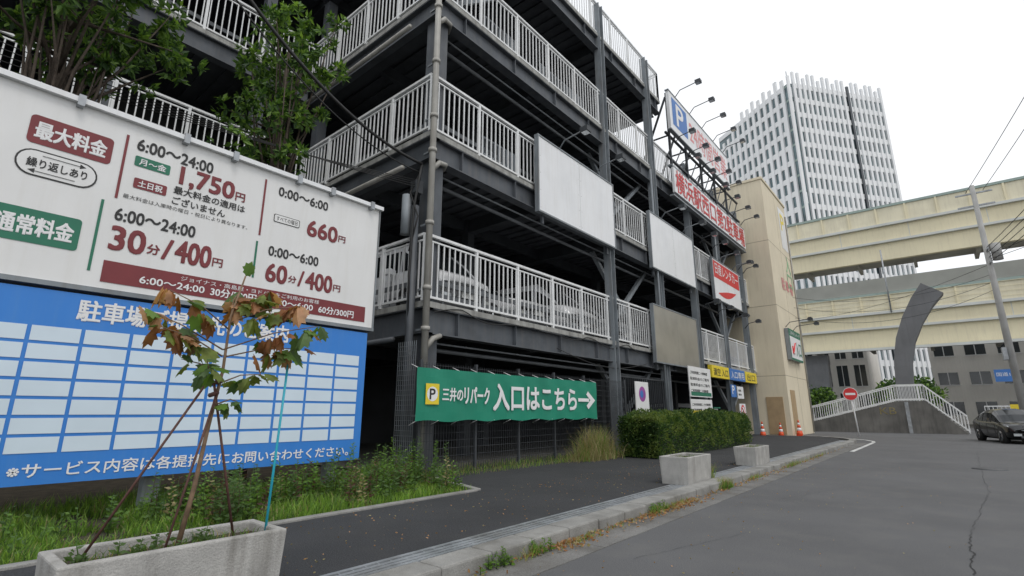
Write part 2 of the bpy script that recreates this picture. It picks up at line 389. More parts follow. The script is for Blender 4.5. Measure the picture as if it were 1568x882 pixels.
for cy in (15.5,19.7,23.7,27.7,31.9):
    top=17.4 if cy<YR else 13.6
    mb.box(FX-.12,FX+.16,cy-.15,cy-.12,0.05,top,'steel_l'); mb.box(FX-.12,FX+.16,cy+.12,cy+.15,0.05,top,'steel_l'); mb.box(FX+.0,FX+.03,cy-.12,cy+.12,0.05,top,'steel_l')
    mb.box(FX-.2,FX+.24,cy-.24,cy+.24,.05,.12,'steel')
    for z in FL:
        if z<top: 
            for dz in (-.55,-.25): 
                for dy in (-.09,.0,.09): mb.box(FX+.03,FX+.045,cy+dy-.02,cy+dy+.02,z+dz,z+dz+.04,'steel')
mb.box(FX-.42,FX-.05,Y0+.08,Y0+.45,0.05,16,'steel'); 
for cx in (-14.4,-20,-26):
    for cy in (7.4,15.5,23.7,31.6):
        mb.box(cx-.16,cx+.16,cy-.16,cy+.16,0.04,15.2 if cy<YR else 11.2,'steel')
for cx in (-11.4,):
    for cy in (11.4,19.7,27.7): mb.box(cx-.15,cx+.15,cy-.15,cy+.15,.04,11.2,'steel_d')
for cy in (-10,-6,-2,2,5.5):
    mb.box(WX-.3,WX,cy-.15,cy+.15,.04,15.5,'steel'); mb.box(-22.3,-22,cy-.15,cy+.15,.04,15.5,'steel_d')
mb.obj('columns',G)
mb=MB()
for lo,hi in ((.1,3.0),(3.7,7.1),(7.8,11.1)):
    for y0,y1 in ((15.6,19.6),(27.8,31.8)):
        mb.beam((FX-.55,y0,lo),(FX-.55,y1,hi),.14,.14,'steel_l'); mb.beam((FX-.75,y1,lo),(FX-.75,y0,hi),.14,.14,'steel_l')
mb.beam((FX-.5,Y0+.5,12),(FX-.5,11.3,15.2),.14,.14,'steel_l')
mb.obj('braces',G)
mb=MB(); mb.box(BX-.2,BX,WY,Y1,0,15,'inner'); mb.box(BX,WX-.5,WY-.2,WY,0,15,'inner'); mb.box(BX,FX-1.5,Y1-.35,Y1-.15,0,11.7,'inner')  # dark walls added behind the decks to block the sky and darken the interior
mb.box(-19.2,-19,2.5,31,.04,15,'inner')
mb.obj('added_back_wall',G)
mb=MB(); mb.face([(BX,WY,.045),(WX,WY,.045),(WX,Y0,.045),(FX,Y0,.045),(FX,Y1,.045),(BX,Y1,.045)],'ground'); mb.obj('garage_floor',G)
mb=MB()
def rail(p0,p1,z,h=1.5,sp=.175,post=1.65):
    p0=Vector((*p0,0));p1=Vector((*p1,0));d=p1-p0;Ln=d.length;d/=Ln
    def b(c,s,z0,z1):
        mb.box(c.x-s,c.x+s,c.y-s,c.y+s,z0,z1,'rail')
    def run(zc,hh,ww):
        a=p0+Vector((0,0,zc));e=p1+Vector((0,0,zc)); mb.beam(a,e,ww,hh,'rail')
    run(z+h,.06,.075); run(z+.17,.05,.05); run(z+h-.13,.035,.04)
    n=int(Ln/sp)
    for i in range(n+1):
        c=p0+d*(i*Ln/n); b(c,.0145,z+.19,z+h-.14)
    n=max(1,round(Ln/post))
    for i in range(n+1):
        c=p0+d*(i*Ln/n); b(c,.034,z+.06,z+h-.028)
for i,z in enumerate(FL):
    ye=yend(i)
    rail((FX+.0,Y0),(FX,ye),z,1.6)
    rail((WX,Y0-.05),(FX,Y0-.05),z,1.6)
    rail((WX,WY),(WX,Y0-.1),z,1.6)
    if i>=2: rail((FX-.0,ye),(-19,ye),z,1.6)
mb.obj('railings',G)
mb=MB()
for i,z in enumerate(FL):
    ye=yend(i)
    for zz in (.30,.62):
        mb.box(FX-.42,FX-.38,Y0+.5,ye-.3,z+zz,z+zz+.12,'barrier')
        mb.box(WX,FX-.5,Y0+.38,Y0+.42,z+zz,z+zz+.12,'barrier')
        mb.box(WX-.42,WX-.38,WY,Y0-.3,z+zz,z+zz+.12,'barrier')
    y=Y0+.9
    while y<ye-.5: mb.box(FX-.46,FX-.425,y,y+.06,z,z+.8,'barrier'); y+=1.4
    for (a,b) in ((9.2,10.7),(12.0,14.6)) if i in (1,2) else ():
        y=a
        while y<b: mb.box(FX-.36,FX-.345,y,y+.10,z+.55,z+1.0,'steel_l'); y+=.17
        mb.box(FX-.37,FX-.34,a,b,z+.50,z+.55,'steel_l'); mb.box(FX-.37,FX-.34,a,b,z+1.0,z+1.05,'steel_l')
mb.obj('crash_barriers',G)
mb=MB()
px,py=FX+.14,Y0-.06
mb.tube([(px,py,.1),(px,py,17.5)],.075,'pipe',12)
for z in (1.2,3.0,3.9,5.4,7.2,8.1,9.6,11.2,13.4,15.3): mb.tube([(px,py,z),(px,py,z+.09)],.1,'pipe',12); mb.box(px-.3,px,py-.02,py+.02,z+.02,z+.06,'steel_l')
for z in (3.05,7.2,11.2):
    mb.tube([(px,py,z-.45),(px+.02,py+.2,z-.2),(px-.1,py+.5,z-.1),(px-.4,py+.7,z-.05)],.06,'pipe',10)
mb.tube([(FX-.22,Y0-.2,.1),(FX-.22,Y0-.2,5.9)],.09,'steel',12)
for z in FL[:3]:
    mb.tube([(FX-.6,Y0+.6,z-.9),(FX-.6,Y1-1,z-1.0)],.05,'barrier',8)
    mb.tube([(FX-.35,Y0+.6,z-.78),(FX-.35,YR,z-.78)],.025,'steel_l',6)
    mb.tube([(FX-.7,Y0-.25,z-.75),(WX,Y0-.25,z-.78)],.06,'pipe' if z>4 else 'steel',8)
for cy in (19.5,27.4): mb.tube([(FX+.2,cy-.3,.1),(FX+.2,cy-.3,11.5)],.05,'steel_l',8)
mb.obj('pipes',G)
mb=MB()
pp=[]
for i in range(60):
    y=7.3+i*.17; pp.append((FX+.1,y,FL[0]-.02-.16*abs(math.sin(y*1.15))-.05*math.sin(y*3)))
mb.tube(pp,.014,'wire',5)
pp=[(FX+.1,12+i*.2,3.1-.35*math.sin(i/30*math.pi)) for i in range(31)]; mb.tube(pp,.012,'wire',5)
mb.obj('cables',G)
F=E('mesh_fence',(-7.95,10,.1))
mb=MB(); fx=-7.95
for cy in (6.7,8.3,9.8,11.3,12.8,14.3,15.3): mb.box(fx-.03,fx+.03,cy-.03,cy+.03,.08,2.35,'steel_d')
y=6.7
while y<15.3: mb.box(fx-.004,fx+.004,y-.004,y+.004,.12,2.3,'steel_d'); y+=.075
z=.15
while z<2.32: mb.box(fx+.004,fx+.011,6.7,15.3,z-.004,z+.004,'steel_d'); z+=.15
mb.obj('fence_mesh',F)
mb=MB()
for (a,b) in (((-8.15,6.72),(-8.72,6.72)),):
    a=Vector((*a,0));b=Vector((*b,0));d=b-a;n=int(d.length/.06)
    for i in range(n+1):
        c=a+d*i/n; mb.box(c.x-.004,c.x+.004,c.y-.004,c.y+.004,.1,2.75,'steel_l')
    z=.15
    while z<2.75: mb.beam(a+Vector((0,0,z)),b+Vector((0,0,z)),.008,.008,'steel_l'); z+=.1
mb.obj('column_guard',F)
mb=MB(); y=15.8
while y<19.6: mb.box(FX-.02,FX+.02,y-.012,y+.012,.1,2.5,'steel_d'); y+=.16
mb.box(FX-.02,FX+.02,15.7,19.6,2.5,2.55,'steel_d'); mb.obj('bar_fence',F)

def floodlamp(mb,x,y,z,reach=.9,k='steel_l'):
    mb.tube([(x,y,z-.15),(x+.25,y,z+.12),(x+reach,y,z+.2)],.022,k,6)
    mb.box(x+reach-.06,x+reach+.2,y-.13,y+.13,z+.1,z+.26,'steel_d'); mb.box(x+reach-.03,x+reach+.17,y-.11,y+.11,z+.085,z+.1,'lamp')
    mb.box(x+reach-.02,x+reach+.14,y-.05,y+.05,z+.26,z+.31,'steel_d')

def billboard(name,y0,y1,z0,z1,k,x=-8.12,fn=None,lamps=0):
    e=E(name,(x,(y0+y1)/2,(z0+z1)/2)); mb=MB()
    mb.box(x-.10,x,y0,y1,z0,z1,k)
    for (a,b,c,d) in ((y0-.05,y1+.05,z0-.05,z0),(y0-.05,y1+.05,z1,z1+.05)): mb.box(x-.12,x+.02,a,b,c,d,'steel_l')
    for a,b in ((y0-.05,y0),(y1,y1+.05)): mb.box(x-.12,x+.02,a,b,z0,z1,'steel_l')
    mb.box(x-.2,x-.12,y0+.3,y0+.38,z0-.3,z1+.1,'steel'); mb.box(x-.2,x-.12,y1-.38,y1-.3,z0-.3,z1+.1,'steel')
    ym=(y0+y1)/2
    mb.box(x,x+.0015,ym-.004,ym+.004,z0,z1,'ledge')
    for yy in (y0+.08,ym-.08,ym+.08,y1-.08):
        zz=z0+.1
        while zz<z1: mb.box(x,x+.004,yy-.008,yy+.008,zz,zz+.016,'ledge'); zz+=.55
    mb.obj('panel',e)
    if lamps:
        mb=MB()
        for i in range(lamps): floodlamp(mb,x-.05,y0+(i+.5)*(y1-y0)/lamps,z1+.15,.95)
        mb.obj('lamps',e)
    if fn:
        mb=MB(); fn(mb,x+.006,y0,y1,z0,z1); mb.obj('print',e)
    return e
billboard('blank_billboard',11.0,15.5,7.0,9.38,'white',lamps=2)
billboard('blank_billboard',18.6,23.3,7.0,9.35,'white',lamps=2)
billboard('blank_metal_billboard',18.35,22.9,3.2,5.4,'brushed')
def rental(mb,x,y0,y1,z0,z1):
    mb.face([(x,y0+.1,8.15),(x,y1-.1,8.15),(x,y1-.1,z1-.08),(x,y0+.1,z1-.08)],'red')
    ftext(mb,'日産レンタカー',x+.004,y0+.35,y1-.3,8.68,.6,'txtw',.012)
    pts=[]
    for i in range(13):
        t=i/12; pts.append((y0+.6+t*3.0,7.35+.45*t*t))
    for i in range(12):
        a,b=pts[i],pts[i+1]; w0=.16*math.sin(math.pi*i/12)+.02;w1=.16*math.sin(math.pi*(i+1)/12)+.02
        mb.face([(x+.003,a[0],a[1]-w0),(x+.003,b[0],b[1]-w1),(x+.003,b[0],b[1]+w1),(x+.003,a[0],a[1]+w0)],'red')
billboard('rental_sign',26.0,30.5,7.0,9.15,'white',fn=rental,lamps=2)
def fr(name,x,y0,y1,z0,z1):
    return E(name,(x,(y0+y1)/2,(z0+z1)/2))
e=fr('opening_hours_sign',-7.95,21.4,30.2,14.55,16.5); mb=MB()
mb.box(-8.1,-7.95,21.4,30.2,14.45,16.5,'white')
for a,b in ((14.39,14.45),(16.5,16.56)): mb.box(-8.12,-7.93,21.35,30.25,a,b,'steel_l')
mb.obj('panel',e); mb=MB()
mb.face([(-7.944,21.7,14.8),(-7.944,23.6,14.8),(-7.944,23.6,16.3),(-7.944,21.7,16.3)],'sblue')
ftext(mb,'P',-7.94,22.2,23.1,15.55,1.15,'txtw',.03)
ftext(mb,'24時間営業',-7.944,23.9,29.8,15.5,1.4,'pink',.01)
mb.obj('print',e); mb=MB()
for y in (21.7,23.8,25.9,28.0,30.0):
    mb.beam((-8.2,y,11.9),(-8.2,y,16.6),.1,.1,'steel_d'); mb.beam((-8.25,y,16.4),(-10.2,y,11.9),.08,.08,'steel_d'); mb.beam((-8.2,y,14.3),(-9.2,y,14.3),.06,.06,'steel_d')
for z in (13.0,14.25): mb.box(-8.27,-8.17,21.3,32.4,z,z+.09,'steel_d')
for y in range(21,32): mb.beam((-8.22,y+.3,13.05),(-8.22,y+1.3,14.25),.04,.04,'steel_d')
for y in (22.3,24.2,26.0,27.8,29.5): floodlamp(mb,-7.95,y,16.75,1.1,'steel_d')
for y in (22,23.8,25.6,27.4,29.2): floodlamp(mb,-8.05,y,14.1,.8,'steel_d')
mb.obj('frame',e)
e=fr('parking_name_sign',-7.95,21.3,32.3,11.1,12.45); mb=MB()
mb.box(-8.08,-7.97,21.3,32.3,11.15,12.4,'white'); mb.obj('panel',e); mb=MB()
ftext(mb,'横浜駅西口第2駐車場',-7.95,21.45,32.1,11.78,1.14,'red',.012); mb.obj('letters',e); mb=MB()
for z in (10.95,12.45): mb.box(-8.2,-8.0,21.2,32.4,z,z+.08,'steel_l')
for y in (22,24,26,28,30,31.8): floodlamp(mb,-8.0,y,12.75,.9,'steel_d')
for y in (24.6,26.2,30.9,31.9): floodlamp(mb,-8.2,y,9.7,.7,'steel_d')
for y in (24,26,28.6,31): floodlamp(mb,-8.2,y,6.2,.7,'steel_d')
mb.obj('lamps',e)

e=E('entrance_sign',(-8.1,28,3.2)); mb=MB(); x=-8.1
for (a,b,k) in ((24.4,26.9,'yellow'),(27.0,29.6,'sblue'),(29.7,31.9,'yellow')):
    mb.box(x-.2,x,a,b,2.92,3.5,k)
mb.obj('panels',e,bevel=.01); mb=MB()
ftext(mb,'満空 入口',x+.004,24.6,26.7,3.2,.36,'black'); ftext(mb,'入口専用',x+.004,27.2,29.4,3.2,.36,'txtw'); ftext(mb,'出口',x+.004,30.0,31.5,3.2,.38,'black'); mb.obj('print',e)

def board(name,x,y0,y1,z0,z1,k='signwhite',lines=0,fn=None,legs=False):
    e=E(name,(x,(y0+y1)/2,(z0+z1)/2)); mb=MB(); mb.box(x-.03,x,y0,y1,z0,z1,k)
    if legs:
        for yy in (y0+.1,y1-.1): mb.box(x-.08,x-.035,yy-.03,yy+.03,.05,z1,'galv')
    mb.obj('panel',e); mb=MB()
    for i in range(lines):
        zz=z1-(i+1)*(z1-z0)/(lines+1); 
        ftext(mb,random.choice(['駐車料金のご案内','ご利用時間二十四時間','定期駐車受付中']),x+.004,y0+.12,y1-U(.12,.5),zz,(z1-z0)/(lines+1)*.5,'black')
    if fn: fn(mb,x+.004,y0,y1,z0,z1)
    if mb.f: mb.obj('print',e)
def disc(mb,x,y,z,r,k,n=24):
    mb.face([(x,y+r*math.cos(2*math.pi*i/n),z+r*math.sin(2*math.pi*i/n)) for i in range(n)],k)
def p1(mb,x,y0,y1,z0,z1):
    disc(mb,x,(y0+y1)/2,z1-.42,.26,'purple'); disc(mb,x+.002,(y0+y1)/2-.05,z1-.42,.13,'sblue'); ftext(mb,'防犯カメラ',x,y0+.12,y1-.1,z0+.25,.14,'black')
board('notice_poster',-8.0,16.2,17.2,1.1,2.35,fn=p1)
def p2(mb,x,y0,y1,z0,z1): mb.face([(x,y0+.1,z0+.04),(x,y1-.1,z0+.04),(x,y1-.1,z0+.2),(x,y0+.1,z0+.2)],'sgreen')
board('notice_board',-7.9,20.9,23.5,1.95,3.2,lines=4,fn=p2,legs=True)
def p3(mb,x,y0,y1,z0,z1): mb.face([(x+.002,y0+.1,z0+.05),(x+.002,y1-.1,z0+.05),(x+.002,y1-.1,z0+.2),(x+.002,y0+.1,z0+.2)],'yellow')
board('notice_board',-7.9,20.9,23.4,1.2,1.85,lines=2,fn=p3)
def p4(mb,x,y0,y1,z0,z1): ftext(mb,'P',x,y0+.15,y0+.5,z0+.35,.4,'txtw',.03)
board('parking_sign',-7.9,26.3,27.1,2.05,2.65,'sblue',fn=p4)
board('height_limit_sign',-7.9,27.3,28.3,2.0,2.6,'white',lines=2)
def p5(mb,x,y0,y1,z0,z1):
    disc(mb,x,(y0+y1)/2,(z0+z1)/2,.34,'red'); disc(mb,x+.003,(y0+y1)/2,(z0+z1)/2,.25,'txtw'); mb.beam((x+.006,(y0+y1)/2-.2,(z0+z1)/2+.2),(x+.006,(y0+y1)/2+.2,(z0+z1)/2-.2),.004,.07,'red',up=(1,0,0))
board('no_smoking_sign',-7.9,27.4,28.4,.95,1.75,'white',fn=p5)
mb=MB(); mb.box(-9.1,-8.5,25.2,25.9,.05,1.5,'signwhite'); mb.box(-9.05,-8.49,25.25,25.85,.9,1.3,'steel_d'); mb.box(-9.15,-8.4,25.1,26.0,1.5,1.56,'sgreen'); mb.obj('ticket_machine',bevel=.01)

# green banner
e=E('entrance_banner',(-7.75,9.8,1.65)); mb=MB(); x=-7.72
K=.9412
def ky(y): return y*K
nY=60
for i in range(nY):
    for j in range(6):
        def P(i,j):
            y=ky(6.82+(13.95-6.82)*i/nY); z=1.14+.02*math.sin(i*.6)*(j==0)+(1.02)*j/6
            return (x+.016*math.sin(i*.9+j*.6)*math.sin(j*.6+.3),y,z)
        mb.face([P(i,j),P(i+1,j),P(i+1,j+1),P(i,j+1)],'green',True)
mb.obj('cloth',e); mb=MB(); x=-7.695
mb.face([(x,ky(7.05),1.46),(x,ky(7.42),1.46),(x,ky(7.42),1.86),(x,ky(7.05),1.86)],'yellow'); disc(mb,x+.002,ky(7.235),1.66,.14,'txtw'); ftext(mb,'P',x+.004,ky(7.16),ky(7.31),1.66,.2,'black',.03)
ftext(mb,'三井の',x,ky(7.52),ky(8.13),1.66,.26,'txtw',.03); ftext(mb,'リパーク',x,ky(8.18),ky(9.0),1.66,.34,'txtw',.035)
ftext(mb,'入口はこちら',x,ky(9.15),ky(12.75),1.645,.57,'txtw',.035)
mb.face([(x,ky(12.85),1.6),(x,ky(13.45),1.6),(x,ky(13.45),1.69),(x,ky(12.85),1.69)],'txtw'); 
mb.face([(x+.001,ky(13.4),1.40),(x+.001,ky(13.8),1.645),(x+.001,ky(13.4),1.89),(x+.001,ky(13.3),1.80),(x+.001,ky(13.52),1.645),(x+.001,ky(13.3),1.49)],'txtw')
mb.obj('print',e)
mb=MB()
for i in range(13):
    y=ky(6.85+i*.59)
    for z in (1.15,2.15): mb.tube([(-7.72,y,z),(-7.93,y,z+(.08 if z>2 else -.08))],.008,'txtw',4)
mb.obj('ties',e)

# ------------------------------------------------------------------ price board
PB=E('price_board',(-7.6,2.7,.1)); X=-7.6
mb=MB(); mb.box(X-.22,X,.10,5.24,2.76,4.98,'signwhite'); mb.box(X-.26,X+.07,.05,5.29,4.982,5.05,'white'); mb.box(X-.26,X+.02,.08,5.27,2.70,2.757,'steel_l'); mb.box(X-.2,X+.012,5.242,5.27,2.76,4.98,'steel_l'); mb.box(X-.2,X+.012,.07,.098,2.76,4.98,'steel_l')
for y in (.8,1.95,2.6,3.6,4.2,5.0): mb.box(X,X+.10,y,y+.07,4.93,5.07,'galv')
mb.box(X-.16,X-.01,-1.6,5.17,.55,2.66,'blue')
for y in (-.6,2.3,4.8): mb.box(X-.36,X-.2,y-.09,y+.09,.02,4.9,'steel_l')
mb.obj('panels',PB)
mb=MB(); x=X+.006
def q(y0,y1,z0,z1,k,dx=0): mb.face([(x+dx,y0,z0),(x+dx,y1,z0),(x+dx,y1,z1),(x+dx,y0,z1)],k)
def rq(y0,y1,z0,z1,k,r=.05,dx=0):
    pts=[]
    for (cy,cz,a0) in ((y1-r,z0+r,-90),(y1-r,z1-r,0),(y0+r,z1-r,90),(y0+r,z0+r,180)):
        for a in range(0,91,18): t=math.radians(a0+a); pts.append((x+dx,cy+r*math.cos(t),cz+r*math.sin(t)))
    mb.face(pts,k)
rq(.45,1.23,4.32,4.67,'maroon'); ftext(mb,'最大料金',x+.003,.51,1.17,4.495,.21,'txtw',.035)
rq(.40,1.14,3.93,4.25,'black',.155); rq(.417,1.123,3.947,4.233,'signwhite',.142,.002); ftext(mb,'繰り返しあり',x+.005,.50,1.04,4.09,.11,'black',.02)
mb.beam((x+.004,.62,4.19),(x+.004,.96,4.19),.002,.012,'black',up=(1,0,0)); mb.face([(x+.004,.96,4.16),(x+.004,1.02,4.19),(x+.004,.96,4.22)],'black')
mb.beam((x+.004,.58,3.99),(x+.004,.94,3.99),.002,.012,'black',up=(1,0,0)); mb.face([(x+.004,.58,3.96),(x+.004,.58,4.02),(x+.004,.52,3.99)],'black')
q(1.34,1.37,3.92,4.80,'maroon')
ftext(mb,'6:00～24:00',x,1.47,2.38,4.72,.16,'black',.03)
rq(1.47,1.87,4.42,4.56,'sgreen',.02); ftext(mb,'月～金',x+.003,1.52,1.82,4.49,.09,'txtw',.03)
ftext(mb,'1,750',x,2.00,2.70,4.46,.29,'maroon',.04); ftext(mb,'円',x,2.73,2.86,4.42,.13,'maroon',.03)
rq(1.50,1.87,4.12,4.26,'maroon',.02); ftext(mb,'土日祝',x+.003,1.55,1.82,4.19,.09,'txtw',.03)
ftext(mb,'最大料金の適用は',x,1.95,2.88,4.25,.11,'black',.02); ftext(mb,'ございません',x,1.95,2.62,4.10,.11,'black',.02)
ftext(mb,'最大料金は入庫時の曜日・祝日により異なります。',x,1.42,2.95,3.98,.06,'black',0)
q(3.12,3.15,3.92,4.84,'maroon')
ftext(mb,'0:00～6:00',x,3.35,4.2,4.72,.15,'black',.03); rq(3.32,3.74,4.2,4.33,'black',.02); rq(3.33,3.73,4.21,4.32,'signwhite',.02,.002); ftext(mb,'すべての曜日',x+.005,3.36,3.70,4.265,.07,'black',0)
ftext(mb,'660',x,3.88,4.42,4.26,.27,'maroon',.04); ftext(mb,'円',x,4.45,4.58,4.22,.11,'maroon',.03)
rq(.30,1.09,3.15,3.54,'sgreen',.04); ftext(mb,'通常料金',x+.003,.37,1.03,3.345,.22,'txtw',.035)
q(1.22,1.25,2.95,3.86,'sgreen')
ftext(mb,'6:00～24:00',x,1.38,2.28,3.72,.16,'black',.03)
ftext(mb,'30',x,1.38,1.74,3.41,.30,'maroon',.04); ftext(mb,'分',x,1.77,1.91,3.36,.13,'maroon',.03); ftext(mb,'/',x,1.94,2.05,3.40,.27,'maroon',.03)
ftext(mb,'400',x,2.09,2.52,3.41,.30,'maroon',.04); ftext(mb,'円',x,2.55,2.68,3.36,.12,'maroon',.03)
q(3.1,3.13,3.25,3.82,'sgreen')
ftext(mb,'0:00～6:00',x,3.3,4.12,3.72,.15,'black',.03)
ftext(mb,'60',x,3.3,3.62,3.38,.28,'maroon',.04); ftext(mb,'分',x,3.65,3.78,3.34,.11,'maroon',.03); ftext(mb,'/',x,3.81,3.9,3.38,.25,'maroon',.03)
ftext(mb,'400',x,3.94,4.4,3.38,.28,'maroon',.04); ftext(mb,'円',x,4.43,4.56,3.34,.11,'maroon',.03)
q(1.36,5.08,2.84,3.11,'maroon')
ftext(mb,'ジョイナス・高島屋・ヨドバシをご利用のお客様',x+.003,2.2,4.2,3.05,.065,'txtw',0)
ftext(mb,'6:00～24:00',x+.003,1.75,2.5,2.94,.09,'txtw',.03); ftext(mb,'30分/300円',x+.003,2.58,3.2,2.94,.12,'txtw',.03); ftext(mb,'0:00～6:00',x+.003,3.4,4.1,2.94,.09,'txtw',.03); ftext(mb,'60分/300円',x+.003,4.2,4.85,2.94,.12,'txtw',.03)
x=X-.004
ftext(mb,'駐車場ご提携先のご案内',x,1.22,3.75,2.47,.25,'txtw',.03)
for c in range(-4,10):
    for r in range(7):
        y0=.39+.468*c; z0=2.08-.2*r; q(y0+.0,y0+.43,z0,z0+.165,'cell')
ftext(mb,'※サービス内容は各提携先にお問い合わせください。',x,.92,4.95,.70,.15,'txtw',.02)
mb.obj('print',PB)

# ------------------------------------------------------------------ planters
def planter(name,x0,x1,y0,y1,z0,h):
    e=E(name,((x0+x1)/2,(y0+y1)/2,z0)); mb=MB(); t=.06; i=.02
    o=[(x0+i,y0+i),(x1-i,y0+i),(x1-i,y1-i),(x0+i,y1-i)]; O=[(x0,y0),(x1,y0),(x1,y1),(x0,y1)]; I=[(x0+t,y0+t),(x1-t,y0+t),(x1-t,y1-t),(x0+t,y1-t)]
    vs=[(a,b,z0) for a,b in o]+[(a,b,z0+h) for a,b in O]+[(a,b,z0+h) for a,b in I]+[(a,b,z0+h-.1) for a,b in I]
    fs=[]
    for k in range(4):
        k2=(k+1)%4; fs+= [(k,k2,4+k2,4+k),(4+k,4+k2,8+k2,8+k),(8+k,8+k2,12+k2,12+k)]
    fs.append((3,2,1,0)); mb.mesh(vs,fs,'conc'); mb.obj('tub',e,bevel=.012)
    mb=MB(); n=14
    for a in range(n):
        for b in range(n):
            def P(a,b):
                xx=x0+t+(x1-x0-2*t)*a/n; yy=y0+t+(y1-y0-2*t)*b/n
                return (xx,yy,z0+h-.07+.03*noise.noise(Vector((xx*9,yy*9,1))))
            mb.face([P(a,b),P(a+1,b),P(a+1,b+1),P(a,b+1)],'soil',True)
    mb.obj('soil',e); return e
planter('concrete_planter',-4.27,-3.74,.73,1.99,.1,.40)
planter('concrete_planter',-4.0,-3.48,8.85,9.98,.1,.46)
planter('concrete_planter',-4.0,-3.5,13.0,14.2,.1,.42)
mb=MB()
for i in range(300):
    blade(U(-4.18,-3.84),U(.8,1.9),.42,U(.03,.10),.004,.05,random.choice(['gr1','wd','gr3']))
for i in range(200): blade(U(-3.9,-3.6),random.choice([U(8.95,9.85),U(13.1,14.1)]),.48,U(.03,.1),.004,.05,random.choice(['gr1','wd','gr3']))
for i in range(16): weed(U(-4.18,-3.84),U(.8,1.6),.42,U(.05,.18),'wd','wd',.016,.06,9)
mb.obj('planter_weeds')

# sapling
S=E('sapling_tree',(-4.0,1.38,.44)); mb=MB()
base=Vector((-4.0,1.38,.42))
def limb(pts,r0,r1,k='twig'):
    n=len(pts); mb.tube(pts,[r0+(r1-r0)*i/(n-1) for i in range(n)],k,7)
trunk=[base,(-3.99,1.43,.8),(-4.0,1.47,1.2),(-4.01,1.52,1.6),(-4.0,1.52,2.0),(-3.98,1.58,2.32)]
limb(trunk,.018,.006)
br=[]
def B(p0,p1,r=.006):
    p0=Vector(p0);p1=Vector(p1);m=p0.lerp(p1,.5)+Vector((U(-.03,.03),U(-.03,.03),.03)); limb([p0,m,p1],r,.003); br.append((p0,p1))
tips=[((-4.01,1.5,1.75),(-4.25,1.04,2.02)),((-4.0,1.52,1.9),(-3.95,1.08,2.12)),((-4.0,1.52,1.95),(-3.8,1.95,2.12)),((-4.01,1.5,1.75),(-3.75,2.08,1.97)),((-4.01,1.52,1.7),(-3.9,2.02,1.80)),
 ((-4.0,1.52,2.0),(-4.1,1.6,2.22)),((-4.0,1.52,2.0),(-3.95,1.75,2.22)),((-4.0,1.5,1.55),(-4.2,1.3,1.68)),((-4.0,1.49,1.5),(-3.9,1.75,1.58)),((-4.0,1.5,1.7),(-4.1,1.12,1.88)),((-4.0,1.48,1.35),(-3.95,1.62,1.38)),((-4.0,1.5,1.5),(-3.85,1.35,1.65))]
for a,b in tips: B(a,b)
mb.obj('stems',S)
mb=MB()
LOB=[(0,0),(.12,.12),(.30,.16),(.28,.34),(.48,.46),(.34,.55),(.36,.78),(.20,.74),(.0,1.0)]
def bigleaf(p,d,nn,L,k,curl):
    sd=d.cross(nn).normalized(); nn=sd.cross(d).normalized()
    right=[];left=[]
    for (a,b) in LOB:
        c=-curl*(b*b)*L*.5; e=-abs(a)*.5*L*curl
        right.append(p+d*b*L+sd*a*L*.8+nn*(c+e)); left.append(p+d*b*L-sd*a*L*.8+nn*(c+e))
    mid=[p+d*b*L+nn*(-curl*b*b*L*.5) for (a,b) in LOB]
    for i in range(len(LOB)-1):
        mb.face([mid[i],right[i],right[i+1],mid[i+1]],k,True); mb.face([mid[i],mid[i+1],left[i+1],left[i]],k,True)
for a,b in br:
    brown=b.z>1.75
    n=15 if b.z>1.7 else 8
    for i in range(n):
        t=U(.3,1.08); p=a.lerp(b,t)
        if brown: d=Vector((U(-1,1),U(-1,1),U(-1.3,.15))).normalized(); k=random.choices(['brown','tan','gyel','gr1','wd'],[3,2.6,2.8,1.4,1.5])[0]; L=U(.10,.19)
        else: d=Vector((U(-1,1),U(-1,1),U(-.7,.4))).normalized(); k=random.choices(['wd','gyel','gr1','brown'],[3,2,2,.8])[0]; L=U(.09,.16)
        bigleaf(p,d,Vector((U(-.6,.6)+.4,U(-.6,.6),1)),L,k,U(.3,1.3))
for i in range(3): bigleaf(Vector((-3.98,1.58,2.32)),Vector((U(-.5,.5),U(-.5,.5),1)).normalized(),Vector((1,0,.2)),.13,'gr1',.2)
mb.obj('leaves',S)
mb=MB()
mb.tube([(-4.15,.9,.41),(-4.02,1.45,1.55)],.009,'cane',6); mb.tube([(-4.02,1.75,.41),(-4.0,1.47,1.5)],.009,'cane',6); mb.tube([(-3.85,1.25,.41),(-4.0,1.5,1.45)],.008,'cane',6)
for z in (1.42,1.5): mb.tube([(-4.03,1.46,z),(-3.97,1.49,z+.02)],.016,'cane',6)
mb.obj('support_canes',S)
mb=MB(); mb.tube([(-3.95,1.93,.38),(-3.96,1.98,1.78)],.0095,'stake',8); mb.obj('garden_stake',S)

